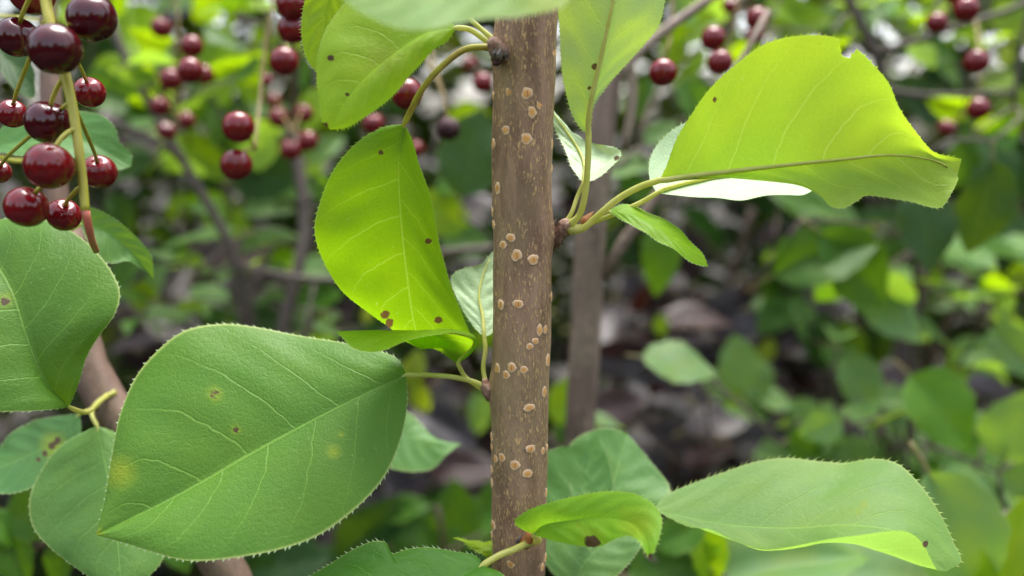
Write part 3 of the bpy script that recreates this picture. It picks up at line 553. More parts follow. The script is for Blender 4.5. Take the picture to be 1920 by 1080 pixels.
# ================================================================== shrubs
ZUP = np.array([0, 0, 1.])
def to_ground(pts, drift=(0, 0)):                     # carries a stem on from its lowest seen point down into the soil
    p = [np.asarray(q, float) for q in pts]; d = p[-1] - p[-2]; e = p[-1]; k = e[2]
    sl = np.clip(d[:2] / max(1e-3, -d[2]), -.35, .35) if d[2] < 0 else np.zeros(2)
    for f in (.33, .66, 1.0):
        xy = e[:2] + sl * k * (f - .35 * f * f) + np.array(drift) * f; p.append(np.array([xy[0], xy[1], e[2] * (1 - f) - (.04 if f == 1 else 0)]))
    return p
class Shrub:
    def __init__(s, name, label, cat='shrub', wood='twig', group=None):
        s.o = thing(name, label, cat, group); s.mb = MB(); s.nodes = []; s.pending = []; s.wood = wood; s.k = 0
    def stem(s, pts, r, ground=False, r_end=None, drift=(0, 0), sides=10, n=None, bump=.02):
        w_ = [np.asarray(q, float) for q in pts]
        if ground: w_ = to_ground(w_, drift)
        L = sum(np.linalg.norm(b - a) for a, b in zip(w_, w_[1:])); n = n or max(6, int(L / .015)); q = spline(w_, n)
        s.k += 1; s.mb.tube(q, np.linspace(r, r_end if r_end else r, n + 1), sides, bump, s.k); s.nodes += [(x, r) for x in q[1:]]
    def pstem(s, pts, r, **k): s.stem(rail(pts), r, **k)
    def leaf_at(s, c, d, nrm, L, me, color, tr=1.):
        d = unit(d); nrm = np.asarray(nrm, float); nrm = unit(nrm - d * (nrm @ d)); x = np.cross(d, nrm)
        s.pending.append((c - d * L * .5, d, nrm, x, L, me, color, tr))
    def pleaf(s, px, py, lpx, ang, real=62., tilt=.45, color=(.07, .19, .025), tr=1., pool=None, fz=None, dep=None):
        dep = dep or real * FPX / lpx; L = lpx * dep * .001 / FPX
        fz = random.uniform(-.35, .15) if fz is None else fz
        d = RT * math.cos(R(ang)) + UP * math.sin(R(ang)) + FW * fz
        nrm = -FW * (1 - tilt) + ZUP * tilt + rng.normal(size=3) * .10
        v = random.uniform(.85, 1.15); s.leaf_at(P(px, py, dep), d, nrm, L * 1.05, random.choice(pool or GL), tuple(c * v for c in color), tr)
    def fill(s, n, box, dep, real, color, pool=None, up=.5, tr=1.):
        for _ in range(n):
            px, py, d_ = random.uniform(box[0], box[2]), random.uniform(box[1], box[3]), random.uniform(*dep)
            c = P(px, py, d_)
            if c[2] < .03: continue
            a = random.uniform(0, 2 * math.pi); d = np.array([math.cos(a), math.sin(a), random.uniform(-.7, .25)])
            nrm = rng.normal(size=3) * .45 + ZUP * up - FW * .3; v = random.uniform(.7, 1.25)
            col = random.choice(color) if isinstance(color, list) else color
            s.leaf_at(c, d, nrm, random.uniform(*real) * .001, random.choice(pool or GL), tuple(x * v for x in col), tr)
    def finish(s):
        if not s.pending: s.mb.build('branches', M[s.wood], s.o); return s.o
        nd = np.array([q for q, _ in s.nodes]); todo = list(range(len(s.pending)))
        B = np.array([p[0] for p in s.pending]); D = np.linalg.norm(B[:, None] - nd[None], axis=2); best = D.min(1); bi = D.argmin(1)
        alive = np.ones(len(B), bool)
        for _ in range(len(B)):
            i = int(np.where(alive, best, 1e9).argmin()); alive[i] = False
            b, d, nrm, x, L, me, color, tr = s.pending[i]; q = nd[bi[i]]; g_ = np.linalg.norm(b - q)
            if g_ < .035:
                pts = spline([q, (q + b - d * L * .2 - nrm * L * .05) / 2, b - d * L * .2 - nrm * L * .05], 4); s.mb.tube(pts, np.linspace(.0010, .0008, 5), 5); new = []
            else:
                pa = b - d * L * .2 - nrm * L * .05
                md = (q + pa) / 2 + rng.normal(size=3) * g_ * .06 + ZUP * g_ * .05
                pts = spline([q, md, pa], max(4, int(g_ / .02))); rr = min(.0016, .0008 + g_ * .004); s.mb.tube(pts, np.linspace(rr, .0007, len(pts)), 6)
                new = list(pts[1:])
            if new:
                k0 = len(nd); nd = np.vstack([nd, new]); D2 = np.linalg.norm(B[:, None] - np.array(new)[None], axis=2); b2 = D2.min(1); u = b2 < best
                best = np.where(u, b2, best); bi = np.where(u, k0 + D2.argmin(1), bi)
            o = link('leaf', me, s.o); mt = Matrix([[x[k] * L, d[k] * L, nrm[k] * L, b[k]] for k in range(3)] + [[0, 0, 0, 1]]); o.matrix_local = mt; o.color = (*color, tr); link('petiole', PETM, o)
        s.mb.build('branches', M[s.wood], s.o)
        return s.o
_m = MB(); _m.tube(spline([(0, -.22, -.055), (0, -.12, -.03), (0, 0, -.012), (0, .1, -.01)], 6), np.linspace(.016, .009, 7), 5); PETM = mk_mesh('petiole', _m.v, _m.f, M['petiole_b'])
GN, YG, DG, PG = (.055, .165, .014), (.20, .37, .008), (.024, .085, .013), (.155, .31, .105)  # PG: leaf green paled, so the sky's sheen sits in the colour
D2 = (.014, .05, .010)  # deep fill leaves: shade of the gaps put into a darkened green
PU = (.026, .018, .022)
# ---- fruiting shrub at the left, nearest the sapling
B = Shrub('fruiting_shrub', 'fruiting shrub with large glossy dark-red cherries hanging above its broad pale leaves', 'shrub', 'twigred')
B.pstem([(120,420,262),(135,560,258),(152,655,255),(185,725,252),(230,800,250),(330,940,247),(425,1070,246)], .0056, ground=True, r_end=.0075, sides=16)
B.pstem([(152,655,255),(110,420,262),(95,150,268),(80,-200,275)], .0045, r_end=.002)
B.pstem([(80,-200,275),(95,-170,230),(90,-120,190),(84,-60,178)], .0012, r_end=.0009)
raceme(B.o, [(84,-60,178),(86,0,177),(97,55,176),(120,130,176),(136,200,176),(148,280,176),(156,350,177),(160,395,177)],
  [(172,34,45,174,CHER_DARK),(103,92,48,168,CHER_DARK),(33,70,38,190,CHER_DARK),(168,173,29,205,CHER_RED),(90,229,41,180,CHER_DARK),(23,213,27,200,CHER_RED),(92,311,45,172),(50,388,39,178),(120,403,31,190),(-2,322,22,205),(186,322,32,215),(60,-12,40,190)], 'stalk', .00115, .0009)
mb = MB(); mb.tube(spline(rail([(160,392,177),(165,420,178),(172,450,182),(180,470,190)]), 10), np.linspace(.00085, .0007, 11), 9); st_ = mb.build('stalk_end', M['stalk_r'], B.o); st_['label'] = 'pinkish red end of the fruit stalk'
leaf(B.o, L3([(130,763,200),(150,712,199),(163,668,199),(187,628,199),(216,588,200),(225,550,202),(213,515,204),(188,480,206),(158,450,208),(118,425,210),(60,410,212),(0,412,213),(-60,440,212)],
  [(130,763,200),(85,715,197),(50,630,197),(25,550,200),(-10,490,205),(-60,440,212)],
  [(130,763,200),(100,768,195),(40,772,190),(-40,765,187),(-110,690,188),(-130,570,197),(-100,480,207),(-60,440,212)]),
  color=G1, tr=.8, spots=[(10,565,9,0),(10,562,14,1)], n=80, m=20, teeth=40, tooth=.0005, cup=.0015, petiole=[(200,742,246),(188,752,235),(165,772,215),(145,770,204)], pr=.0006)
leaf(B.o, L3([(150,420,222),(165,390,222),(215,410,224),(256,446,226),(284,482,228),(288,524,230)], [(150,420,222),(190,430,223),(240,465,226),(288,524,230)], [(150,420,222),(180,480,219),(206,493,221),(240,489,224),(264,502,227),(288,524,230)]),
  color=(.10,.24,.055), tr=.8, n=50, m=14, teeth=26, tooth=.0004, petiole=[(125,440,260),(135,430,240)], pr=.0006)
leaf(B.o, L3([(-30,280,232),(20,225,236),(90,205,238),(150,208,238),(192,216,237),(216,240,236),(224,266,235),(246,290,235),(246,312,234)], [(-30,280,232),(60,262,233),(150,262,234),(246,312,234)], [(-30,280,232),(40,292,227),(120,292,228),(190,312,231),(220,319,232),(246,312,234)]),
  color=(.06,.18,.035), tr=.7, n=50, m=14, teeth=28, tooth=.0003, petiole=[(100,300,266),(20,300,250)], pr=.0006)
leaf(B.o, L3([(182,798,232),(125,828,230),(78,880,227),(55,930,224),(60,985,221),(100,1032,218),(150,1070,216),(230,1120,213)], [(182,798,232),(196,860,228),(215,960,222),(230,1120,213)], [(182,798,232),(222,815,234),(262,880,233),(298,960,230),(306,1045,223),(280,1080,218),(230,1120,213)]),
  color=(.11,.25,.055), tr=.8, n=60, m=16, teeth=34, tooth=.0004, cup=.001, petiole=[(215,735,248),(185,752,243),(172,775,236)], pr=.0006)
leaf(B.o, L3([(150,775,240),(100,782,244),(55,793,246),(20,815,247),(-10,850,246),(-60,900,240)], [(150,775,240),(110,815,240),(60,850,240),(-60,900,240)], [(150,775,240),(150,820,236),(120,870,234),(60,915,233),(0,925,234),(-60,900,240)]),
  color=(.07,.19,.05), tr=.6, spots=[(108,826,7,0),(97,836,7,0),(84,850,6,0),(72,862,5,0),(100,835,26,1)], n=50, m=14, teeth=26, tooth=.0004, petiole=[(200,748,248),(170,768,244)], pr=.0006)
leaf(B.o, L3([(-40,60,246),(-10,110,243),(30,170,240),(62,185,239),(66,140,242)], [(-40,60,246),(0,100,246),(40,130,245),(66,140,242)], [(-40,60,246),(-10,40,250),(30,70,249),(55,105,246),(66,140,242)]),
  color=DG, tr=1., n=30, m=10, teeth=0, petiole=[(90,40,270),(-20,30,258)], pr=.0005)
leaf(B.o, L3([(700,800,276),(722,870,270),(765,884,268),(810,878,268),(838,852,270),(864,832,273)], [(700,800,276),(750,815,275),(810,825,273),(864,832,273)], [(700,800,276),(740,770,280),(775,780,279),(805,812,276),(835,828,274),(864,832,273)]),
   color=G4, tr=.6, n=40, m=12, teeth=26, tooth=.0005, petiole=[(345,955,247),(450,900,262),(600,830,272)], pr=.0006)
for a in [(60,960,150,200,.25),(30,1040,120,-60,.4),(120,1060,110,250,.4),(330,1010,120,-50,.3),(10,990,90,120,.6)]: B.pleaf(a[0], a[1], a[2], a[3], 62, a[4], GN, dep=330)
B.finish()
# ---- slim grey stem behind the sapling
S2 = Shrub('slim_tree', 'slim grey-brown stem out of focus behind the sapling, with two pale side twigs', 'tree', 'bark2')
S2.pstem([(1165,-260,330),(1140,60,335),(1125,250,340),(1108,440,345),(1097,640,352),(1090,760,356),(1084,900,362)], .0060, ground=True, r_end=.0078, sides=18, bump=.03)
S2.pstem([(1128,520,346),(1150,482,344),(1190,425,342),(1270,310,342),(1360,170,345),(1440,20,350)], .0027, r_end=.0012)
S2.pstem([(1130,190,340),(1165,130,342),(1210,85,346),(1262,45,350),(1335,-5,356),(1450,-80,365)], .0027, r_end=.0016)
S2.pstem([(1180,110,352),(1186,180,350),(1172,280,348)], .0022, r_end=.002)
for a in [(1185,310,110,20,.5,PG),(1235,480,130,-100,.25,GN),(1200,360,90,-30,.5,GN),(1070,745,110,60,.3,YG),(1110,795,110,10,.75,PG),(1240,250,70,30,.5,PG),(1060,800,70,80,.3,GN),(1310,200,120,-60,.3,GN)]: S2.pleaf(a[0], a[1], a[2], a[3], 58, a[4], a[5], dep=480)
S2.finish()
# ---- fruiting shrub behind at the left
Dh = Shrub('fruiting_shrub', 'out-of-focus fruiting shrub with small red cherries between the hanging leaf and the left fruit bunch', 'shrub', 'twig')
Dh.pstem([(200,20,450),(235,110,452),(285,200,456),(330,280,460),(382,370,466),(440,480,475),(470,600,490),(480,760,510)], .0024, ground=True, r_end=.005)
Dh.pstem([(440,495,478),(520,514,476),(600,525,474),(700,518,470),(800,480,455),(930,464,440)], .0019, r_end=.0022)
Dh.pstem([(545,250,500),(562,330,498),(572,420,495),(560,500,490),(532,610,488),(510,760,500)], .0036, ground=True, r_end=.004)
Dh.pstem([(430,480,520),(448,560,525),(465,640,530),(470,760,540)], .0032, ground=True)
Dh.pstem([(200,225,430),(290,262,440),(340,300,460)], .0016)
Dh.pstem([(545,250,500),(560,100,480),(600,-40,460),(650,-200,450)], .002, r_end=.0014)
Dh.pstem([(200,20,450),(230,-120,440),(330,-160,430),(470,-150,400),(560,-140,370)], .0018, r_end=.0012)
for ra, fr in (
  ([(330,-160,430),(328,-20,400),(335,60,395),(325,130,395),(330,200,395),(335,235,395)], [(303,52,18),(360,87,19),(357,132,22),(381,140,18),(320,149,19),(301,199,17),(348,225,16),(312,246,16)]),
  ([(520,-150,380),(517,-20,330),(505,40,325),(495,100,322),(488,180,315),(482,240,305),(478,280,300)], [(447,238,27),(443,309,27),(500,150,12,400)]),
  ([(560,-140,370),(555,-40,310),(552,60,320),(548,150,350),(547,200,380),(550,250,390)], [(548,8,27),(548,54,25),(533,115,25),(513,190,14),(522,221,17),(570,213,16),(545,281,18),(577,264,18)]),
  ([(650,-200,450),(700,-60,360),(735,60,320),(748,120,300)], [(763,176,27),(700,232,19),(778,280,16),(690,60,18)]),
  ([(700,-120,400),(790,40,370),(815,120,350),(835,190,345)], [(905,155,18),(880,120,14)])):
    fr = [tuple(f) + (None,) * (4 - len(f)) for f in fr]; raceme(Dh.o, ra, fr, 'stalk_b', .0007, .00055, .0004, CHER_RED, 7)
    Dh.stem([P(*ra[0]), P(ra[0][0] - 6, ra[0][1] - 8, ra[0][2] + 4)], .001)
Dh.stem([P(650,-200,450), P(700,-120,400)], .0012)
# a shrivelled fruit on its own stalk
mb = MB(); V_ = []; F_ = []; r_ = random.Random(4); cc_ = P(841,241,335)
for i in range(11):
    for k in range(16):
        th = math.pi * i / 10; a = 2 * math.pi * k / 16; rr = .0046 * (1 + .10 * math.sin(a * 4 + th * 3) + .07 * math.sin(a * 7 - th * 5))
        V_.append(cc_ + rr * np.array([math.sin(th) * math.cos(a), math.sin(th) * math.sin(a), .9 * math.cos(th)]))
for i in range(10):
    for k in range(16): F_.append((i * 16 + k, (i + 1) * 16 + k, (i + 1) * 16 + (k + 1) % 16, i * 16 + (k + 1) % 16))
mb.add(V_, F_); mb.build('shrivelled_cherry', M['shrivel'], Dh.o)
mb = MB(); mb.tube(spline(rail([(790,40,370),(800,110,345),(828,170,338),(836,205,336),(840,228,335)]), 14), np.linspace(.0008, .0006, 15), 7); mb.build('fruit_stalk', M['stalk_b'], Dh.o)
HD = [(262,62,130,-70,.1,YG),(160,20,120,-20,.1,YG),(410,100,100,250,.1,YG),(475,145,110,-80,.05,YG),(455,15,150,185,.7,YG),(500,75,70,-90,.1,YG),(592,208,90,-100,.1,YG),(212,130,80,20,.5,PG),(372,180,62,-80,.4,PG),
 (230,180,150,-10,.3,GN),(270,228,70,30,.5,PG),(380,290,120,-30,.15,YG),(300,290,80,200,.6,PG),(500,330,130,10,.3,DG),(428,412,110,-18,.1,YG),(372,445,140,190,.72,PG),(505,452,110,25,.72,PG),(395,398,80,160,.6,PG),
 (500,390,90,10,.4,PG),(535,482,60,-10,.2,YG),(395,552,80,-15,.75,PG),(372,580,90,5,.75,PG),(430,605,110,10,.4,GN),(500,600,120,0,.35,DG),(278,560,80,-40,.15,YG),(295,590,60,20,.6,PG),(245,500,90,60,.3,GN),(290,520,60,70,.4,PG),
 (600,505,80,-20,.5,PG),(600,560,100,10,.4,GN),(612,592,36,80,.1,(.3,.4,.03)),(690,590,34,80,.1,(.3,.4,.03)),(520,548,50,-30,.6,PG),(325,470,60,190,.3,DG),(835,400,120,-25,.1,YG),(880,455,110,-10,.4,GN),(885,285,170,80,.2,DG),(700,320,100,60,.4,DG),
 (775,690,70,80,.1,(.24,.36,.03)),(785,745,70,-70,.1,(.22,.34,.03)),(900,775,80,-80,.5,PG),(880,590,90,60,.4,GN),(860,340,90,20,.5,GN),(720,120,110,250,.15,YG),(880,220,90,10,.2,YG),(490,100,40,70,.1,(.3,.4,.05)),(300,110,60,20,.5,PG),
 (330,170,40,30,.2,YG),(420,170,60,90,.3,YG),(610,280,80,40,.5,PG),(560,350,90,10,.4,GN),(230,400,80,-60,.4,DG),(330,385,50,60,.2,YG),(500,560,40,20,.6,PG),(640,350,120,70,.35,DG),(470,265,100,20,.35,GN),(415,225,90,-40,.3,GN),(250,320,90,200,.4,DG),(560,120,90,-60,.2,GN)]
for a in HD: Dh.pleaf(a[0], a[1], a[2], a[3], random.uniform(42, 56), a[4], a[5], dep=max(380, min(560, 44 * FPX / a[2])))
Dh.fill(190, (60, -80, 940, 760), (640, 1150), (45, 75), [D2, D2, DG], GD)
Dh.fill(44, (190, -20, 640, 380), (430, 640), (22, 38), [YG, YG, PG, GN], up=.2)
Dh.fill(22, (220, 470, 640, 640), (430, 620), (16, 28), [PG, YG, PG, GN], up=.8)
Dh.finish()
# ---- low broad-leaved plant under the big leaf
I_ = Shrub('leafy_seedling', 'low plant with dark rounded green leaves beneath the big flat leaf', 'plant', 'twigdark')
I_.pstem([(820,950,480),(835,1050,490),(830,1200,500)], .0016, ground=True)
I_.pstem([(600,1060,520),(620,1200,530)], .0018, ground=True)
for a in [(690,1000,170,60,.35,DG),(735,985,120,70,.35,GN),(850,970,140,100,.4,GN),(890,975,110,60,.45,GN),(800,1000,90,-50,.4,GN),(540,1050,150,10,.4,DG),(600,1075,130,160,.4,DG),(470,1075,110,60,.4,DG),(650,1050,120,200,.4,DG),(930,930,90,80,.4,GN),(760,950,90,30,.5,GN)]: I_.pleaf(a[0], a[1], a[2], a[3], 55, a[4], a[5], pool=GR + GL[:2], dep=520)
I_.fill(30, (430, 950, 930, 1150), (560, 700), (35, 60), [DG, D2], GD)
I_.finish()
# ---- fruiting shrub at the upper right
E = Shrub('fruiting_shrub', 'out-of-focus fruiting shrub with scattered red cherries behind the glowing leaf', 'shrub', 'twig')
E.pstem([(1560,-60,470),(1640,100,480),(1700,300,500),(1720,520,520),(1710,760,540)], .0026, ground=True, r_end=.005)
E.pstem([(1640,100,480),(1730,72,470),(1800,48,460),(1930,5,450),(2000,-40,445)], .0021, r_end=.0016)
E.pstem([(1660,170,482),(1760,180,490),(1900,170,500)], .0021, r_end=.0012)
E.pstem([(1560,-60,470),(1440,-120,430),(1370,-140,400),(1260,-160,400)], .0017, r_end=.0012)
E.pstem([(1930,5,450),(1910,120,455),(1900,200,460)], .0012)
for ra, fr in (([(1390,-140,400),(1388,-20,370),(1375,50,365),(1362,100,365)], [(1350,117,22),(1337,72,21),(1370,10,15),(1420,35,20),(1415,66,17)]), ([(1260,-160,400),(1262,-30,360),(1258,60,350),(1252,90,345),(1246,112,345)], [(1243,136,24)]),
  ([(1830,40,455),(1836,90,430),(1838,150,425),(1825,190,425),(1800,225,425)], [(1830,116,21),(1834,204,19),(1775,240,15)]), ([(1800,48,460),(1790,30,440),(1785,10,420)], [(1757,43,18),(1812,18,21),(1795,-8,18)])):
    fr = [tuple(f) + (None,) * (4 - len(f)) for f in fr]; raceme(E.o, ra, fr, 'stalk_b', .0008, .0006, .0004, CHER_RED, 7)
HE = [(1615,40,90,-110,.1,YG),(1500,45,110,10,.15,YG),(1560,45,80,-80,.5,PG),(1740,90,110,-10,.45,GN),(1690,45,90,150,.2,YG),(1640,15,90,30,.4,PG),(1885,100,50,80,.1,(.26,.38,.02)),(1820,70,90,-20,.2,YG),(1900,40,100,-60,.15,YG),(1700,20,70,20,.6,PG),
 (1300,50,110,200,.1,YG),(1290,170,90,-80,.2,YG),(1200,180,90,70,.4,GN),(1310,110,60,60,.1,YG),(1900,200,90,-90,.15,YG),(1895,20,60,20,.1,YG),(1740,200,100,-20,.3,DG),(1840,260,110,-70,.4,GN),(1800,300,90,-110,.4,GN),(1880,310,120,-60,.35,DG),(1700,170,90,20,.3,DG),(1480,20,90,160,.1,YG),(1440,110,80,-30,.3,YG),
 (1850,390,170,-95,.25,DG),(1740,420,170,-80,.25,DG),(1690,470,120,-100,.25,DG),(1900,430,90,-60,.3,DG),(1260,90,80,100,.15,YG),(1780,130,70,-40,.4,PG),(1870,150,70,200,.3,YG),(1780,-10,100,200,.2,YG)]
for a in HE: E.pleaf(a[0], a[1], a[2], a[3], random.uniform(42, 56), a[4], a[5], dep=max(390, min(600, 44 * FPX / a[2])))
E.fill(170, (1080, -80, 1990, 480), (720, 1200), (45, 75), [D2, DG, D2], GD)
E.fill(34, (1190, -40, 1930, 300), (430, 640), (24, 40), [YG, YG, PG, GN], up=.2)
E.finish()
# ---- leafy shrub at the right edge
Fs = Shrub('leafy_shrub', 'green shrub without fruit, its drooping leaves massed below the glowing leaf at right', 'shrub', 'twigdark')
Fs.pstem([(1410,390,700),(1395,450,705),(1360,560,715),(1325,680,730),(1300,800,745)], .0034, ground=True, r_end=.0045)
Fs.pstem([(1880,420,640),(1800,560,650),(1740,700,660),(1720,850,670)], .003, ground=True)
Fs.pstem([(1800,560,650),(1700,500,640),(1600,470,630)], .002, r_end=.0015)
HF = [(1545,475,190,25,.3,GN),(1610,500,190,-40,.3,GN),(1575,545,120,175,.72,PG),(1660,575,170,-35,.6,PG),(1715,610,160,-40,.65,PG),(1465,585,110,230,.35,GN),(1512,602,90,-60,.65,PG),(1480,500,120,150,.25,DG),(1825,500,140,-25,.7,PG),(1890,585,120,-60,.6,PG),(1880,470,140,-10,.6,PG),
 (1450,520,90,100,.3,DG),(1540,640,110,-80,.15,DG),(1590,650,100,-60,.15,YG),(1645,640,90,-100,.15,DG),(1830,660,90,10,.5,PG),(1800,690,70,-80,.12,YG),(1780,560,90,20,.5,GN),(1860,690,80,-20,.6,PG),(1650,420,110,20,.35,DG),(1560,400,130,-20,.4,PG),(1500,380,120,-30,.4,GN),(1440,655,45,70,.1,(.26,.36,.04)),(1750,520,40,60,.1,YG),(1635,430,40,60,.1,YG),(1240,610,40,-80,.1,YG)]
for a in HF: Fs.pleaf(a[0], a[1], a[2], a[3], 58, a[4], a[5], dep=max(440, min(620, 52 * FPX / a[2])))
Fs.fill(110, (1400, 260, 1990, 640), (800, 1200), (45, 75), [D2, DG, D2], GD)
Fs.fill(30, (1450, 420, 1930, 700), (480, 700), (30, 45), [PG, GN, PG, YG], up=.7)
Fs.finish()
# ---- low small-leaved plant at the right
Gs = Shrub('ground_shrub', 'low shrub with small round pale-green leaves beside the dark purple foliage', 'shrub', 'twig')
Gs.pstem([(1430,720,600),(1440,850,610),(1460,1000,620)], .0014, ground=True); Gs.pstem([(1635,760,560),(1652,800,562),(1668,860,565),(1690,1000,570)], .0024, ground=True)
Gs.pstem([(1790,820,560),(1800,930,560),(1810,1080,560)], .0018, ground=True); Gs.pstem([(1500,790,640),(1600,835,620),(1700,880,600),(1830,930,580)], .0017, r_end=.0014)
Gs.pstem([(1310,700,540),(1330,800,550),(1350,960,560)], .0012, ground=True)
Gs.pstem([(1880,760,600),(1840,880,590),(1810,1000,570)], .0016)
HG = [(1275,682,135,-12,.7,PG),(1385,678,100,100,.5,PG),(1418,712,85,-70,.5,PG),(1350,725,70,-40,.6,PG),(1455,750,70,-10,.7,PG),(1400,765,90,-10,.65,PG),(1375,745,50,0,.2,YG),(1510,785,80,-60,.5,PG),(1530,800,80,10,.6,PG),(1500,830,70,-100,.5,PG),(1455,845,60,-10,.6,PG),(1565,840,50,10,.6,PG),
 (1615,720,110,-65,.55,PG),(1680,745,70,10,.6,PG),(1770,770,165,-52,.35,(.09,.24,.015)),(1905,800,140,80,.5,PG),(1705,795,95,-10,.7,PG),(1700,822,90,0,.7,PG),(1795,880,110,-20,.6,PG),(1690,885,90,-35,.6,PG),(1830,925,130,-20,.65,PG),(1860,840,90,60,.5,PG),(1760,930,80,10,.6,GN),(1900,900,100,-40,.5,PG),(1640,870,60,20,.5,PG),(1740,870,100,170,.7,PG),(1815,955,90,-30,.7,PG),(1870,950,100,30,.5,GN)]
for a in HG: Gs.pleaf(a[0], a[1], a[2], a[3], 36, a[4], a[5], pool=GR, dep=max(420, min(560, 34 * FPX / a[2])))
Gs.fill(45, (1550, 740, 1990, 1080), (650, 900), (20, 40), [GN, DG], GR)
Gs.fill(55, (1440, 770, 1930, 1010), (430, 620), (18, 32), [PG, PG, GN], GR, up=.8)
Gs.finish()
# ---- broad leaves close by at the bottom right
J = Shrub('broad_leaf_sapling', 'sapling with large smooth blurred leaves under the long wavy leaf', 'sapling', 'twig')
J.pstem([(1930,945,360),(1880,975,355),(1835,1005,350),(1780,1100,345),(1740,1250,345)], .0026, ground=True, r_end=.0035)
for a in [(1460,1050,300,20,.55,(.15,.30,.10)),(1690,1075,320,10,.65,(.15,.30,.10)),(1805,1010,260,-65,.4,(.15,.30,.10)),(1900,1050,240,70,.15,YG),(1330,1040,120,-70,.2,YG),(1280,1000,110,30,.5,GN),(1250,1065,140,10,.5,GN),(1310,1065,50,60,.15,YG),(1330,1030,50,80,.15,YG)]: J.pleaf(a[0], a[1], a[2], a[3], 65, a[4], a[5], dep=330, fz=-.1)
J.finish()
# ---- purple-leaved shrub
H = Shrub('purple_shrub', 'dark purple-leaved shrub in the gap behind the stems', 'shrub', 'twigdark')
H.pstem([(1180,650,900),(1220,780,920),(1260,1000,940)], .004, ground=True); H.pstem([(1500,620,950),(1480,800,960),(1440,1000,980)], .004, ground=True)
H.pstem([(850,760,850),(860,900,870),(880,1100,890)], .004, ground=True); H.pstem([(1850,690,950),(1800,850,960),(1750,1000,980)], .004, ground=True)
H.pstem([(1300,890,930),(1450,840,940),(1650,800,950)], .003)
HP = [(1235,440,110,-40),(1295,480,100,-80),(1530,440,120,0),(1440,440,70,60),(1510,690,140,-10),(1562,745,90,-80),(1645,720,120,-25),(1712,680,110,-40),(1860,735,190,-15),(1225,735,140,-50),(1285,830,160,-15),(1350,785,130,20),(1455,830,160,0),(1620,825,140,10),(1300,890,130,-30),(1390,855,120,20),
 (830,790,150,-20),(870,870,150,10),(720,965,130,-30),(660,1000,130,20),(885,920,110,-40),(1180,700,120,-70),(1240,800,130,-30),(830,750,120,20),(780,920,130,-20),(1160,830,120,10),(1330,700,130,-60),(1420,790,130,30),(1550,790,120,-10),(1280,620,110,-80),(1200,560,110,-60),(1480,900,120,0),(880,380,120,20),(780,400,110,60),(1700,730,120,-30),(1150,760,120,20),(330,620,120,-30),(260,640,110,20),(520,600,100,60),(300,260,110,-20),(330,20,120,40),(230,240,110,-60)]
for a in HP: H.pleaf(a[0], a[1], a[2], a[3], 68, random.uniform(.3, .8), random.choice([PU, (.034,.015,.017), (.022,.018,.026)]), pool=GP, dep=random.uniform(600, 820))
H.fill(110, (150, 360, 1950, 1080), (900, 1400), (50, 85), [PU, (.03,.012,.012), (.02,.016,.02)], GQ)
H.fill(110, (1140, 520, 1720, 960), (640, 900), (50, 75), [PU, (.034,.015,.017), (.022,.018,.026)], GP)
H.fill(35, (770, 700, 930, 960), (640, 900), (50, 75), [PU, (.034,.015,.017)], GP)
H.fill(40, (230, 450, 640, 680), (640, 900), (50, 75), [PU, (.02, .012, .012)], GQ + GP[:1])
H.finish()
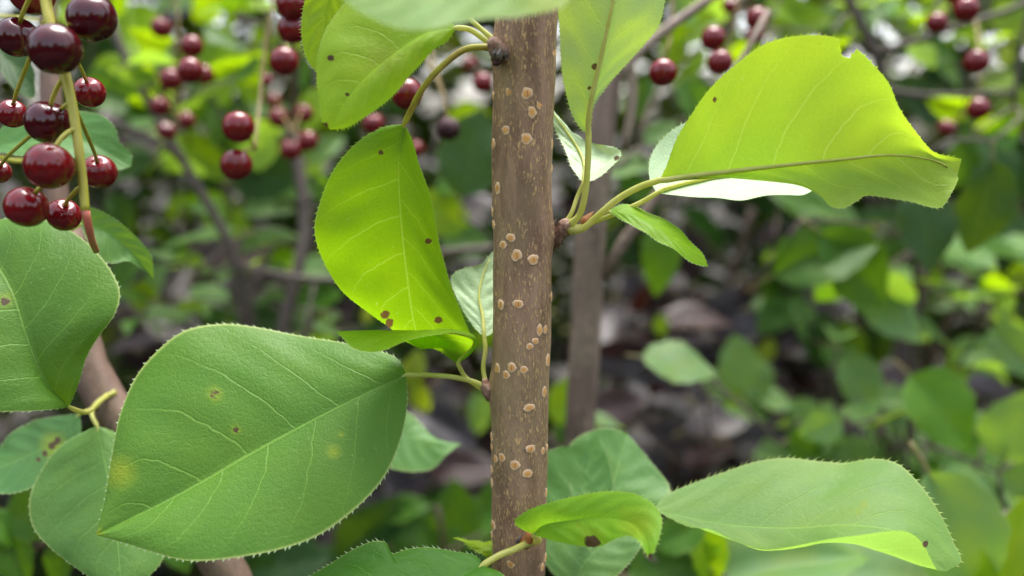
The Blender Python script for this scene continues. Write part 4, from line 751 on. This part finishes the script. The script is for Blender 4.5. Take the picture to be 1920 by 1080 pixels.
# ------------------------------------------------------------------ what nobody could count: far hedge and leaf litter
def leaf_mass(name, label, cat, N_, pos, size, mat, colors, up):
    V_ = []; F_ = []; U_ = []; k = 0; tpl = [(0, 0, 0), (.30, .38, .05), (-.30, .38, .05), (0, .42, 0), (.20, .78, .02), (-.20, .78, .02), (0, 1, -.12)]; tf = [(0, 1, 3), (0, 3, 2), (1, 4, 3), (3, 5, 2), (3, 4, 6), (3, 6, 5)]; tu = [(0, .5), (.4, 1), (.4, 0), (.4, .5), (.8, 1), (.8, 0), (1, .5)]
    T = np.array(tpl); pp = pos(N_)
    for p in pp:
        a = rng.uniform(0, 6.28); d = unit([math.cos(a), math.sin(a), rng.uniform(-.5, .2) if up < 2 else rng.uniform(-.1, .1)]); nn = rng.normal(size=3) * .5 + ZUP * up; nn = unit(nn - d * (nn @ d)); x = np.cross(d, nn); L = rng.uniform(*size)
        V_.append(p + (T[:, :1] * x + T[:, 1:2] * d + T[:, 2:] * nn) * L); F_ += [tuple(i + k for i in f) for f in tf]; U_ += tu; k += 7
    me = mk_mesh(name, np.vstack(V_), F_, mat); set_uv(me, U_); o = link(name, me); o['kind'] = 'stuff'; o['label'] = label; o['category'] = cat; o.color = (*colors, 1.); return o
def hedge_pos(n):
    k = n * 7 // 10
    p = np.stack([rng.uniform(-3.5, 3.5, k), rng.uniform(1.5, 2.7, k), rng.uniform(.02, 2.6, k)], 1); p[:, 1] += .15 * np.sin(p[:, 0] * 4) + .1 * np.sin(p[:, 2] * 6 + p[:, 0] * 2)
    q = np.stack([rng.uniform(-2.6, 2.6, n - k), rng.uniform(1.0, 1.8, n - k), rng.uniform(1.45, 1.95, n - k)], 1); q[:, 2] += .12 * np.sin(q[:, 0] * 5 + q[:, 1] * 3)  # overhang above the view, added to keep sky light off the deep background
    return np.vstack([p, q])
leaf_mass('far_hedge', 'dense mass of dark green foliage closing off the far background, with an unseen overhang added for shade', 'foliage', 48000, hedge_pos, (.05, .09), M['hleaf'], (.013, .042, .007), .5)
def litter_pos(n):
    x, y = rng.uniform(-3, 3, n), rng.uniform(-.8, 3.2, n); return np.stack([x, y, np.array([gz(a, b) for a, b in zip(x, y)]) + rng.uniform(.006, .03, n)], 1)
leaf_mass('leaf_litter', 'purple-brown fallen leaves covering the ground below the shrubs', 'leaf litter', 9000, litter_pos, (.04, .08), M['litter'], (.014, .009, .008), 3.)
def grove_pos(n):                                      # the garden goes on behind the viewer, as the fruit's reflections show
    a = rng.uniform(R(150), R(390), n); r = rng.uniform(3.6, 5.4, n); h = 1.9 + .5 * np.sin(a * 5) + .5 * np.sin(a * 11 + 1)
    return np.stack([r * np.cos(a), r * np.sin(a), rng.uniform(0, 1, n) * h], 1)
leaf_mass('garden_thicket', 'leafy thicket enclosing the garden on the side away from the shrubs', 'foliage', 26000, grove_pos, (.16, .26), M['bleaf'], (.03, .085, .016), .5)
